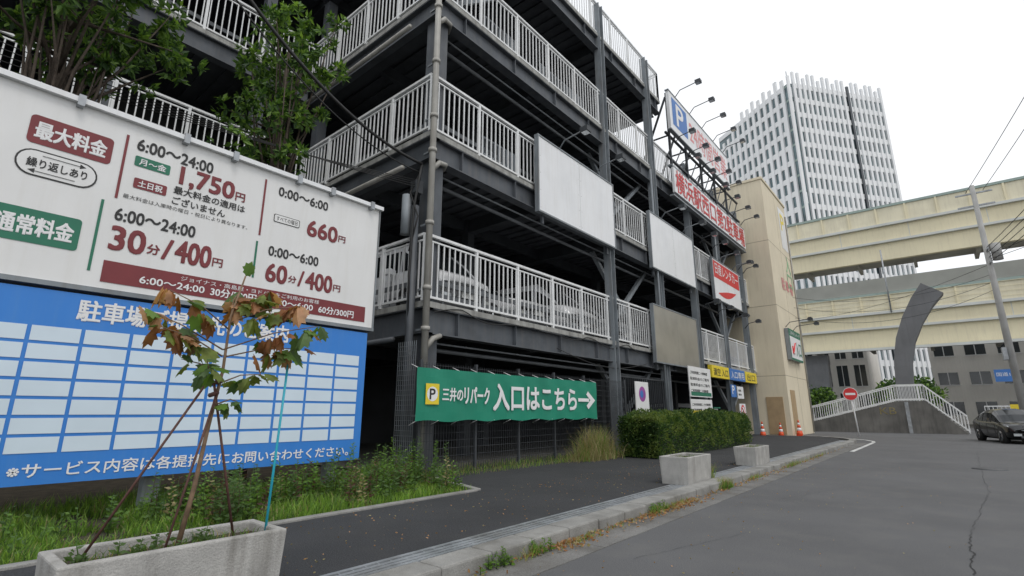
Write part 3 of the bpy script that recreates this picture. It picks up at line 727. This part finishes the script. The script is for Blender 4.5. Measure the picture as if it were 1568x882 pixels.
# ------------------------------------------------------------------ hedge
mb=MB()
hx0,hx1,hy0,hy1,hz=-7.2,-6.0,13.4,22.0,1.22
def hs(x,y): return 1.0+.16*noise.noise(Vector((x*1.6,y*1.1,2)))
N1,N2=36,10
def Hp(i,j):
    y=hy0+.12+(hy1-hy0-.24)*i/N1; a=math.pi*j/N2; cx=(hx0+hx1)/2
    e=.45; ca,sa=math.cos(a),math.sin(a)
    xx=cx+(hx1-hx0)/2*.88*math.copysign(abs(ca)**e,ca); zz=.1+(hz-.1)*.93*(abs(sa)**e)*hs(xx,y); return (xx,y,zz)
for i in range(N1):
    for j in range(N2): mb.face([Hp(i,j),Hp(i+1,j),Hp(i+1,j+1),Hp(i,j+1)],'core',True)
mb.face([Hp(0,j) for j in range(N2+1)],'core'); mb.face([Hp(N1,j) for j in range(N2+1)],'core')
for i in range(30000):
    s=R()
    cx=(hx0+hx1)/2
    if s<.14:
        y=hy0+U(-.08,.15); x=U(hx0,hx1); z=U(.12,hz)*.98; nrm=Vector((0,-1,.2))
    else:
        y=U(hy0,hy1); a=math.pi*U(-.02,1.0)*.9; e=.45; ca,sa=math.cos(a),abs(math.sin(a))
        x=cx+(hx1-hx0)/2*math.copysign(abs(ca)**e,ca)*U(.88,1.05); z=.1+(hz-.1)*(sa**e)*hs(x,y)*U(.93,1.09); nrm=Vector((ca,0,sa))
    d=(nrm+Vector((U(-1,1),U(-1,1),U(-.6,1)))).normalized()
    cl=noise.noise(Vector((x*3,y*3,z*3)))
    k='hleaf1' if cl<-.08 else ('hleaf2' if cl<.2 else 'hleaf3')
    if R()<.25: k=random.choice(['hleaf1','hleaf2','hleaf3'])
    mb.leaf(Vector((x,y,z)),d,U(.05,.09),U(.014,.024),k)
mb.obj('hedge')

# ------------------------------------------------------------------ trees
def tree(name,x,y,z0,zc,rx,ry,rz,n_cl,n_lf,zmin=0):
    e=E(name,(x,y,z0)); mb=MB(); c=Vector((x,y,zc))
    p=[Vector((x,y,z0)),Vector((x+.05,y+.05,z0+(zc-z0)*.4)),Vector((x-.05,y,z0+(zc-z0)*.75)),Vector((x,y,zc+rz*.5))]
    mb.tube(p,[.16,.13,.10,.03],'bark',9)
    cls=[]
    while len(cls)<n_cl:
        th=U(0,6.283); ph=math.acos(U(-1,1)); r=U(.3,1.0)**.6
        r*=1+.5*noise.noise(Vector((math.cos(th)*2,math.sin(th)*2,ph)))
        q=c+Vector((rx*r*math.sin(ph)*math.cos(th),ry*r*math.sin(ph)*math.sin(th),rz*r*math.cos(ph)))
        if noise.noise(q*.8+Vector((3,1,7)))<-.16: continue
        cls.append(q)
    for i,q in enumerate(cls):
        if i%2==0:
            t=U(.35,.95); s=Vector((x,y,z0+(zc+rz*.4-z0)*t))
            if s.z>q.z: s.z=max(z0+1,q.z-.3)
            m=s.lerp(q,.5)+Vector((U(-.15,.15),U(-.15,.15),U(-.05,.2)))
            mb.tube([s,m,q],[.035,.022,.008],'bark',5)
    mb.obj('trunk_and_limbs',e); mb=MB()
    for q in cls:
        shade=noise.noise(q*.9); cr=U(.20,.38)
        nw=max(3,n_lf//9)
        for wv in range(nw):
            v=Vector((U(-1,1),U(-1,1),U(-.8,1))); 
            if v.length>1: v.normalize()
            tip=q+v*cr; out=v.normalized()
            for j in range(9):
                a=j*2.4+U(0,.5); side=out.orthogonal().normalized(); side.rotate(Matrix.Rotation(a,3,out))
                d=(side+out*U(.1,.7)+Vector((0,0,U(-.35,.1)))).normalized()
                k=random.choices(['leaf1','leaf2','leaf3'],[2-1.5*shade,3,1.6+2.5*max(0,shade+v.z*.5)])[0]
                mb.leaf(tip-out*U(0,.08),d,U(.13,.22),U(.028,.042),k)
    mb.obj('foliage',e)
    return e
tree('evergreen_tree',-10.3,4.4,.05,8.4,1.15,1.15,2.35,54,80)
tree('evergreen_tree',-10.1,.75,.05,8.4,1.45,1.75,1.7,82,80)
tree('evergreen_tree',-10.6,-2.6,.05,8.4,1.7,1.7,2.1,50,60)

# ------------------------------------------------------------------ cables overhead
def sag(mb,a,b,s,r,n=24):
    a=Vector(a);b=Vector(b); pts=[]
    for i in range(n+1):
        t=i/n; p=a.lerp(b,t); p.z-=4*s*t*(1-t); pts.append(p)
    mb.tube(pts,r,'wire',5)
e=E('overhead_cable',(-8.5,7,7)); mb=MB()
sag(mb,(-8.45,6.9,6.9),(-8.3,-1.5,13.5),1.7,.035,40); sag(mb,(-8.5,6.9,6.7),(-8.3,-1.5,13.2),1.75,.015,40)
mb.tube([(-8.45,6.9,6.9),(-8.5,6.85,6.4),(-8.55,6.8,5.8),(-8.6,6.8,4.2),(-8.6,6.85,3.2)],.03,'wire',6)
mb.tube([(-8.5,6.9,6.7),(-8.65,6.75,6.2),(-8.45,6.85,5.6),(-8.65,6.8,4.8)],.02,'wire',6)
for k in range(4): sag(mb,(-8.5,6.9,6.5-.06*k),(-13.5,-3,8.2+.2*k),.35,.009)
mb.obj('cables',e); mb=MB(); mb.tube([(-8.75,6.75,5.2),(-8.75,6.75,6.15)],.11,'steel_l',12); mb.box(-8.7,-8.5,6.8,7.0,6.2,6.5,'steel_d'); mb.obj('splice_box',e)

# ------------------------------------------------------------------ cream stair tower
e=E('stair_tower',(-8.5,36,0)); mb=MB()
tx0,tx1,ty0,ty1,tz=-12.5,-6.8,33.02,39.2,15.8
mb.box(tx0,tx1,ty0,ty1,0,tz,'cream'); mb.box(tx0-.06,tx1+.06,ty0-.06,ty1+.06,tz,tz+.18,'cream')
mb.obj('walls',e,bevel=.02); mb=MB()
for z in (3.4,7.6,11.7): mb.box(tx0-.004,tx1+.004,ty0-.004,ty1+.004,z,z+.03,'cream2')
mb.box(tx1-.02,tx1+.004,36.1,36.13,0,15.6,'cream2')
mb.box(tx1,tx1+.03,33.6,34.7,.1,2.6,'brick'); mb.box(-8.0,-7.1,ty0-.04,ty0,.1,2.2,'brick')
mb.tube([(tx1+.06,38.9,0.1),(tx1+.06,38.9,15)],.05,'pipe',8); mb.obj('trim',e); mb=MB()
x=tx1+.012
mb.face([(x,36.9,12.2),(x,38.7,12.2),(x,38.7,15.2),(x,36.9,15.2)],'signwhite'); 
ftext(mb,'P',x+.006,37.3,38.3,14.2,1.2,'yellow',.03)
ftext(mb,'入',x+.006,37.1,38.5,11.1,1.2,'lgreen'); ftext(mb,'口',x+.006,37.1,38.5,9.9,1.0,'lgreen')
ftext(mb,'駐',x+.006,35.2,36.0,9.4,.8,'pink',.02) ; ftext(mb,'車',x+.006,36.3,37.1,9.4,.8,'pink',.02); ftext(mb,'場',x+.006,37.4,38.2,9.4,.8,'pink',.02)
mb.obj('wall_lettering',e)
e=E('entrance_direction_sign',(-6.6,35.6,5.4)); mb=MB(); mb.box(-6.78,-6.55,34.0,37.3,4.4,6.3,'steel_l'); mb.obj('box',e,bevel=.01); mb=MB(); x=-6.544
mb.face([(x-.003,34.0,4.4),(x-.003,37.3,4.4),(x-.003,37.3,6.3),(x-.003,34.0,6.3)],'sgreen')
mb.face([(x,34.15,4.52),(x,37.15,4.52),(x,37.15,5.85),(x,34.15,5.85)],'txtw'); ftext(mb,'入口',x+.004,35.5,37.0,5.15,.9,'sgreen',.02)
mb.beam((x+.004,35.3,5.5),(x+.004,34.6,4.85),.006,.13,'red',up=(1,0,0)); mb.beam((x+.004,34.5,4.8),(x+.004,34.5,5.25),.006,.12,'red',up=(1,0,0)); mb.beam((x+.004,34.45,4.8),(x+.004,35.0,4.8),.006,.12,'red',up=(1,0,0))
ftext(mb,'三井のリパーク',x+.004,34.3,37.0,6.07,.25,'txtw'); mb.obj('print',e); mb=MB()
for y in (34.6,36.6): floodlamp(mb,-6.78,y,6.6,1.3,'steel_d')
mb.obj('lamps',e)
def cone(x,y,s=1):
    e=E('traffic_cone',(x,y,0.05)); mb=MB(); z=.1 if y<31 else 0.003
    mb.box(x-.19*s,x+.19*s,y-.19*s,y+.19*s,z,z+.03,'orange')
    hs_=[(0.03,.145,'orange'),(.25,.105,'txtw'),(.38,.083,'orange'),(.5,.06,'txtw'),(.6,.045,'orange'),(.72,.025,'orange')]
    for i in range(5):
        a,b=hs_[i],hs_[i+1]; mb.tube([(x,y,z+a[0]*s),(x,y,z+b[0]*s)],[a[1]*s,b[1]*s],a[2],16)
    mb.obj('cone_body',e)
cone(-7.9,31.1,1.15); cone(-7.3,32.5,1.05); cone(-6.5,33.2,1.25)

e=E('no_entry_sign',(-4.05,35.3,0)); mb=MB(); x,y=-4.05,35.3
mb.tube([(x+.12,y+.02,0),(x,y,2.7)],.035,'rail',8); mb.obj('post',e); mb=MB()
d=Vector((4.05,-35.3,0)).normalized(); a=Vector((-d.y,d.x,0)); c0=Vector((x,y,2.35))+d*.06
def dd(c,r,k):
    mb.face([c+a*r*math.cos(2*math.pi*i/28)+Vector((0,0,r*math.sin(2*math.pi*i/28))) for i in range(28)],k)
mb.tube([c0-d*.02,c0],.37,'galv',28); dd(c0+d*.004,.365,'txtw'); dd(c0+d*.008,.34,'red')
c=c0+d*.012; mb.face([c-a*.24-Vector((0,0,.06)),c+a*.24-Vector((0,0,.06)),c+a*.24+Vector((0,0,.06)),c-a*.24+Vector((0,0,.06))],'txtw'); mb.obj('disc',e)

# ------------------------------------------------------------------ footbridge stairs
e=E('footbridge_stairs',(-3,43.5,0)); mb=MB(); yb=43.
prof=[(-8.2,0),(0.9,0),(-.9,2.05),(-2.4,2.05),(-7.2,.75),(-8.2,.55)]
mb.face([(x,yb,z) for x,z in prof],'wallg'); mb.face([(x,yb+1.8,z) for x,z in prof][::-1],'wallg')
for i in range(2,len(prof)):
    a=prof[i-1];b=prof[i]; mb.face([(a[0],yb,a[1]),(a[0],yb+1.8,a[1]),(b[0],yb+1.8,b[1]),(b[0],yb,b[1])],'kerb')
mb.face([(-8.2,yb,0),(-8.2,yb,.55),(-8.2,yb+1.8,.55),(-8.2,yb+1.8,0)],'wallg')
for i in range(10):
    t=i/10; mb.box(.9-1.8*t-.25,.9-1.8*t,yb+.02,yb+1.78,0,2.05*t+.22,'kerb')
mb.box(-2.0,-1.8,yb-.06,yb,0,2.0,'galv')
mb.obj('stair_block',e); mb=MB()
line=[(-8.2,.55),(-7.2,.75),(-2.4,2.05),(-.9,2.05),(1.0,0.05)]
for yy in (yb,yb+1.75):
    for i in range(4):
        a=line[i];b=line[i+1]
        mb.beam((a[0],yy,a[1]+1.05),(b[0],yy,b[1]+1.05),.06,.07,'rail'); mb.beam((a[0],yy,a[1]+.12),(b[0],yy,b[1]+.12),.06,.08,'rail')
        n=int(abs(b[0]-a[0])/.14)
        for j in range(n+1):
            t=j/max(1,n); px=a[0]+(b[0]-a[0])*t;pz=a[1]+(b[1]-a[1])*t; s=.03 if j%8==0 else .014
            mb.box(px-s,px+s,yy-.014,yy+.014,pz,pz+1.05,'rail')
mb.obj('handrails',e); mb=MB()
text(mb,'KB',(-3.4,yb-.008,1.2),(1,0,0),(0,0,1),.9,.45,'gr3',.0); mb.obj('graffiti',e)
mb=MB(); 
e=E('curved_pier',(-1,45.6,0))
cl=[(-1.95,0.),(-1.95,1.5),(-1.9,3.2),(-1.75,4.8),(-1.4,6.3),(-.8,7.7),(-.1,8.9),(.6,9.8)]
W=[.5,.5,.5,.52,.55,.6,.65,.7]
vs=[];fs=[]
for i,(cx,cz) in enumerate(cl):
    a=cl[max(0,i-1)];b=cl[min(len(cl)-1,i+1)]; d=Vector((b[0]-a[0],b[1]-a[1])).normalized(); nx,nz=d.y,-d.x
    for yy in (45.2,46.4):
        for s in (-1,1): vs.append((cx+nx*s*W[i],yy,cz+nz*s*W[i]))
for i in range(len(cl)-1):
    b=i*4; c=b+4
    fs+=[(b,b+1,c+1,c),(b+1,b+3,c+3,c+1),(b+3,b+2,c+2,c+3),(b+2,b,c,c+2)]
fs.append((28,29,31,30)); mb.mesh(vs,fs,'pier')
mb.obj('steel_box',e)

# ------------------------------------------------------------------ expressway
e=E('elevated_expressway',(0,64,8))
def deckline(mb,y,zt,zb_bar,zg,zb,depth,x0=-90,x1=110):
    mb.box(x0,x1,y-.1,y+.1,zb_bar,zt,'exp2')
    mb.box(x0,x1,y-.22,y+.16,zt,zt+.25,'expc'); mb.box(x0,x1,y-.35,y+.2,zb_bar-.25,zb_bar,'exp3')
    x=x0
    while x<x1: mb.box(x-.07,x+.07,y-.22,y-.1,zb_bar,zt,'exp'); x+=2.5
    mb.box(x0,x1,y-.0,y+.4,zg,zb_bar-.25,'exp'); mb.box(x0,x1,y+.25,y+.8,zb,zg,'exp')
    mb.box(x0,x1,y-.12,y+.3,zg-.1,zg+.12,'exp3')
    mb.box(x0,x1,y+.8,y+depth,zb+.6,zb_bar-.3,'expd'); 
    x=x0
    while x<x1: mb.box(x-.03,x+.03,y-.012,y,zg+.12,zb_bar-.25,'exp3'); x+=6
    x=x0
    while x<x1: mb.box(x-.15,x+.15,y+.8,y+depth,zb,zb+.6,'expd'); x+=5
mb=MB(); deckline(mb,64,22.5,20.7,18.8,16.9,6.0); mb.obj('upper_deck',e)
mb=MB(); deckline(mb,62.5,12.9,11.2,9.6,7.6,6.5)
z=11.5
while z<12.9: mb.box(-90,110,62.26,62.275,z,z+.04,'exp'); z+=.45
mb.box(-90,110,62.0,62.5,7.35,7.6,'exp3')
mb.obj('lower_deck',e)
mb=MB(); mb.box(-90,110,73,73.3,15.2,16.9,'exp3'); mb.box(-90,110,72.9,78,14.8,15.2,'expd')
for x in (-38,18,42,68):
    mb.box(x-1.2,x+1.2,66,68.5,0,22,'pier' ); mb.box(x-1.4,x+1.4,64.5,69.5,15.8,16.85,'expd'); mb.box(x-1.4,x+1.4,63.5,68.8,6.8,7.55,'expd')
for i in range(8):
    t=i/8; mb.box(-10.6-.9*t*t,-9.0+.25*t*t,62.9+.05*i,65-.05*i,7.3*t,7.3*(t+.125)+.01,'pier')
mb.obj('piers',e)
mb=MB()
for x in (-2.6,20,-25): mb.tube([(x,62.1,11),(x,62.1,17.5)],.07,'galv',8)
mb.obj('lamp_masts',e)

# ------------------------------------------------------------------ office tower
e=E('office_tower',(-17,124,0)); C=Vector((-17,124,0)); a1=math.radians(53.5); d1=Vector((-math.sin(a1),math.cos(a1),0)); d2=Vector((math.cos(a1),math.sin(a1),0))
W1,W2,H=27.,28.,80.
mb=MB()
def obox(u0,u1,v0,v1,z0,z1,k):
    vs=[]
    for z in (z0,z1):
        for (u,v) in ((u0,v0),(u1,v0),(u1,v1),(u0,v1)): vs.append(C+d1*u+d2*v+Vector((0,0,z)))
    mb.mesh(vs,[(0,3,2,1),(4,5,6,7),(0,1,5,4),(1,2,6,5),(2,3,7,6),(3,0,4,7)],k)
obox(.4,W1,.4,W2,0,H-1.5,'glass'); mb.obj('glass_core',e); mb=MB()
fh=3.9; nf=int(H/fh)
for i in range(nf+1):
    z=H-2-fh*i
    if z<1: break
    obox(2.0,W1-.1,.2,.5,z-.65,z+.65,'fin'); obox(.2,.5,1.6,W2-.1,z-.65,z+.65,'fin')
    obox(.36,2.0,.36,.5,z-.25,z+.25,'expc')
mb.obj('spandrels',e); mb=MB()
n=12
for i in range(n+1):
    u=2.1+i*(W1-2.1)/n; top=H+(1.2 if i%2 else .2)-(6.5*max(0,(i/n-.55))/.45); 
    obox(u-.45,u+.45,.0,.42,0,top,'fin')
n=19
for i in range(n+1):
    v=.3+i*(W2-.3)/n; top=H+(1.6 if i%3 else .3)
    obox(-.05,.42,v-.3,v+.3,0,top,'fin')
v0=W2*.62; obox(-.08,.3,v0,v0+.6,0,H+.1,'glassd')
for i in range(nf):
    z=H-2-fh*i
    for j in range(19):
        if R()<.35: obox(.22,.48,.3+j*27.7/19,.3+(j+.5)*27.7/19,z-3.3,z-.6,'fin')
    for j in range(12):
        if R()<.12: obox(2.1+j*2.07,2.1+(j+.5)*2.07,.22,.48,z-3.3,z-.6,'fin')
mb.obj('fins',e)
mb=MB(); obox(6,W1-5,6,W2-5,H-1.5,H+2.0,'fin'); p=C+d1*4+d2*4; mb.tube([p+Vector((0,0,H)),p+Vector((0,0,H+5))],.12,'galv',6); mb.obj('roof_plant',e)

def office(name,x0,x1,y0,y1,h,nb,fl,z0=1.1,fh=3.4,tall=False):
    e=E(name,((x0+x1)/2,y0,0)); mb=MB(); mb.box(x0,x1,y0,y1,0,h,'bld'); mb.box(x0-.2,x1+.2,y0-.2,y1+.2,h,h+.4,'bld'); mb.obj('walls',e); mb=MB()
    bw=(x1-x0)/nb
    for f in range(fl):
        for i in range(nb):
            a=x0+bw*i+bw*.18;b=x0+bw*(i+1)-bw*.18; zz=z0+fh*f
            mb.box(a,b,y0-.02,y0+.02,zz,zz+fh*(.75 if tall else .42),'glassd'); mb.box(a-.08,b+.08,y0-.1,y0-.0,zz-.1,zz-.02,'fin'); mb.box((a+b)/2-.04,(a+b)/2+.04,y0-.05,y0-.021,zz,zz+fh*(.75 if tall else .42),'fin')
    mb.obj('windows',e)
office('office_building',-.5,42,80,96,13,15,3)
office('office_building',-34,-6.4,76,92,14.5,15,3,tall=True)
office('apartment_building',50,85,90,110,26,14,7); office('apartment_building',-95,-45,95,115,24,18,6)
mb=MB()
for (x,y,z,r) in [(-12,58,2.6,2.2),(-9.5,60,2.4,1.6),(-14.5,59,2.2,2),(-3.4,57,2.8,1.5),(-1.6,58,3.0,1.7),(-17,59,2.5,2.4),(14,74,2.6,2.4),(19,75,2.2,2.2)]:
    mb.tube([(x,y,0),(x,y,z)],.14,'bark',6)
    for i in range(1500):
        th=U(0,6.283);cp=U(-1,1);sp=math.sqrt(1-cp*cp);rr=r*(.55+.5*R())*(1+.4*noise.noise(Vector((math.cos(th)*2+x,math.sin(th)*2,cp*2))))
        p=Vector((x+rr*sp*math.cos(th),y+rr*sp*math.sin(th),z+rr*.85*cp)); 
        if p.z<.2: continue
        mb.leaf(p,Vector((U(-1,1),U(-1,1),U(-1,1))).normalized(),U(.25,.45),U(.08,.13),random.choice(['leaf1','leaf1','leaf2','leaf3']))
mb.obj('distant_trees')
mb=MB()
x=2.2
mb.beam((2.2,50,1.75),(26,50,1.75),.07,.07,'rail'); mb.beam((2.2,50,1.25),(26,50,1.25),.05,.05,'rail'); mb.beam((2.2,50,.8),(26,50,.8),.05,.05,'rail')
while x<26: mb.box(x-.02,x+.02,49.98,50.02,.5,1.75,'rail'); x+=.22
mb.box(2.2,26,50.1,50.4,0,.9,'bld'); mb.obj('guard_fence')

# utility pole
e=E('utility_pole',(3.35,40,0)); mb=MB(); mb.tube([(3.35,40,0),(3.35,40,14.8)],[.2,.12],'pole',14); mb.obj('pole',e); mb=MB()
for z in (14.3,13.5): mb.beam((2.5,40,z),(4.2,40,z),.09,.09,'galv')
for z in (10.6,9.8): mb.beam((3.35,39.2,z),(3.35,40.8,z),.08,.08,'galv')
mb.tube([(3.75,40,10),(3.75,40,11)],.24,'pole',12); mb.box(3.0,3.2,39.7,40.3,4.2,4.9,'galv')
mb.obj('hardware',e); mb=MB()
for k,xx in enumerate((3.0,3.8)): sag(mb,(xx,40,14.4),(xx+6.2,5,17.5),.5,.016)
for k in range(4): sag(mb,(3.35,40,10.8-.3*k),(9.5+.4*k,8,14.5-.3*k),.8,.018)
for k in range(2): sag(mb,(3.35,40,10.4-.3*k),(14,30,13.5-.8*k),.5,.016)
for k in range(3): sag(mb,(3.35,40,9.2-.45*k),(-6.8,38,8.9-.7*k),.8+.1*k,.012)
sag(mb,(3.35,40,9.8),(-14,63,11.5),1.0,.014)
mb.obj('wires',e)

e=E('direction_sign',(3.2,47,0)); mb=MB(); mb.tube([(4.0,47,0),(4.0,47,4.6)],.06,'galv',8); mb.box(2.9,4.1,46.88,46.92,3.3,4.1,'sblue'); text(mb,'国道1号',(3.0,46.874,3.65),(1,0,0),(0,0,1),1.0,.25,'txtw',.0); mb.obj('post_and_panels',e)
e=E('bollard_sign',(3.4,44,0)); mb=MB(); mb.box(3.1,3.7,43.9,43.95,1.3,1.8,'yellow'); mb.tube([(3.4,43.96,0),(3.4,43.96,1.8)],.04,'steel_d',8); mb.obj('panel',e)

# ------------------------------------------------------------------ cars
def car(name,loc,ang,paint,kind='hatch',s=1.0,L=4.4,Wd=1.75,Hh=1.45):
    e=E(name,loc); mb=MB()
    hw=Wd/2
    if kind=='hatch':
        low=[(-2.2,.60,.80,.42),(-2.12,.72,.92,.28),(-1.85,.80,.98,.2),(-1.3,.90,1.0,.18),(-.6,.96,1.,.18),(.2,.96,1.,.18),(1.0,.99,1.,.18),(1.6,1.02,.99,.2),(2.0,1.0,.95,.26),(2.18,.9,.86,.4)]
        gh=[(-1.25,.9,.88),(-.75,1.2,.8),(-.25,1.42,.72),(.2,1.46,.71),(.8,1.44,.71),(1.4,1.32,.70),(1.95,1.02,.80)]
    else:
        low=[(-2.2,.7,.86,.40),(-2.12,.85,.95,.28),(-1.9,.98,.99,.2),(-1.3,1.08,1.0,.18),(-.6,1.1,1.,.18),(.2,1.1,1.,.18),(1.0,1.1,1.,.18),(1.6,1.1,1.,.2),(2.05,1.1,.98,.26),(2.2,1.05,.93,.4)]
        gh=[(-1.75,1.05,.92),(-1.35,1.45,.88),(-1.0,1.72,.84),(.2,1.78,.83),(1.2,1.77,.83),(1.9,1.72,.83),(2.15,1.08,.9)]
    vs=[];n=None
    for (y,zt,wf,zb) in low:
        w=hw*wf; sec=[(w*.80,zb),(w*.97,zb+.08),(w,(zb+zt)/2),(w*.985,zt-.12),(w*.90,zt-.02),(w*.5,zt+.025),(0,zt+.035)]
        full=[(a,b) for a,b in sec]+[(-a,b) for a,b in sec[-2::-1]]
        n=len(full); vs+= [(a,y,b) for a,b in full]
    fs=[]
    for i in range(len(low)-1):
        for j in range(n-1): fs.append((i*n+j,i*n+j+1,(i+1)*n+j+1,(i+1)*n+j))
        fs.append((i*n+n-1,i*n,(i+1)*n,(i+1)*n+n-1))
    fs.append(tuple(range(n))); fs.append(tuple((len(low)-1)*n+j for j in range(n))[::-1])
    mb.mesh(vs,fs,paint,True)
    belt=lambda y: (1.0 if kind=='van' else .9)
    rows=[]
    for (y,z,wf) in gh:
        zb=belt(y); w=hw*wf; b=hw*.93
        rows.append([(b,y,zb),(b*.3+w*.7+.02,y,zb+(z-zb)*.72),(w*.93,y,z-.02),(w*.5,y,z+.02),(0,y,z+.03),(-w*.5,y,z+.02),(-w*.93,y,z-.02),(-(b*.3+w*.7+.02),y,zb+(z-zb)*.72),(-b,y,zb)])
    for i in range(len(rows)-1):
        for j in range(8):
            side=j in (0,7); trans=j in(1,6)
            wind=(i<2) or (i>=len(rows)-2)
            k='carglass' if side or (wind and not trans) else paint
            mb.face([rows[i][j],rows[i][j+1],rows[i+1][j+1],rows[i+1][j]],k,not side)
    for idx in (2,3,4,5):
        if idx<len(rows)-1:
            for j0,j1 in ((0,1),(8,7)):
                a=Vector(rows[idx][j0]);b=Vector(rows[idx][j1]); mb.beam(a,b,.05,.03,paint)
    for i in (0,1):
        for j in (2,6): mb.beam(rows[i][j],rows[i+1][j],.06,.04,paint)
    for wy in (-1.35,1.32):
        for sx in (-1,1):
            xx=sx*hw
            mb.tube([(xx-sx*.06,wy,.33),(xx+sx*.004,wy,.33)],.385,'tyre',22)
            mb.tube([(xx-sx*.2,wy,.32),(xx+sx*.02,wy,.32)],.32,'tyre',22); mb.tube([(xx-sx*.1,wy,.32),(xx+sx*.03,wy,.32)],.21,'rim',14)
            for q_ in range(5):
                an=q_*1.2566; mb.beam((xx+sx*.032,wy,.32),(xx+sx*.032,wy+.2*math.cos(an),.32+.2*math.sin(an)),.012,.05,'steel_d',up=(1,0,0))
    fy=-2.205; zf=low[0][1]
    for sx in (-1,1):
        a=hw*.80
        mb.mesh([(sx*a*.50,fy-.02,zf-.04),(sx*a*1.04,fy+.07,zf+.02),(sx*a*1.16,fy+.3,zf+.16),(sx*a*.58,fy+.06,zf+.08)],[(0,1,2,3)],'lamp')
        mb.box(sx*.6-.13,sx*.6+.13,fy-.02,fy+.02,.34,.44,'lamp')
        mb.beam((sx*(hw+.03),-.85,1.0),(sx*(hw+.2),-.88,1.02),.14,.12,paint); mb.box(sx*hw*.72-.1,sx*hw*.72+.1,2.16,2.2,.72,.95,'tail')
    mb.box(-.5,.5,fy-.015,fy+.03,.26,.36,'steel_d'); mb.box(-.17,.17,fy-.04,fy-.016,.40,.56,'plate'); mb.box(-.45,.45,fy-.01,fy+.02,.56,.585,'steel_l')
    for yy in (-.75,.15,1.0):
        for sx in (-1,1): mb.box(sx*(hw+.002)-.003,sx*(hw+.002)+.003,yy-.006,yy+.006,.3,.85,'tyre')
    mb.box(-hw*.8,hw*.8,-1.9,1.9,.16,.3,'tyre')
    o=mb.obj('body',e); o.rotation_euler=(0,0,ang); o.scale=(s,s,s); o.matrix_parent_inverse=Matrix.Identity(4)
    return e
car('car',(2.25,33.0,0),math.radians(14),'carblack','hatch',1.0)
z=FL[0]+.002
car('parked_car',(-11.55,8.9,z),math.radians(90),'carwhite','van',1.2)
car('parked_car',(-11.55,11.9,z),math.radians(90),'carwhite','hatch',1.2)
car('parked_car',(-11.55,14.6,z),math.radians(90),'carwhite','van',1.2)
car('parked_car',(-11.5,17.6,z),math.radians(90),'carsilver','van',1.15)
car('parked_car',(-11.5,25.0,z),math.radians(90),'carsilver','hatch',1.2)
car('parked_car',(-17.3,3.2,FL[1]),math.radians(90),'carsilver','hatch',1.2)
car('parked_car',(-11.5,29.0,.05),math.radians(90),'carwhite','van',1.0)
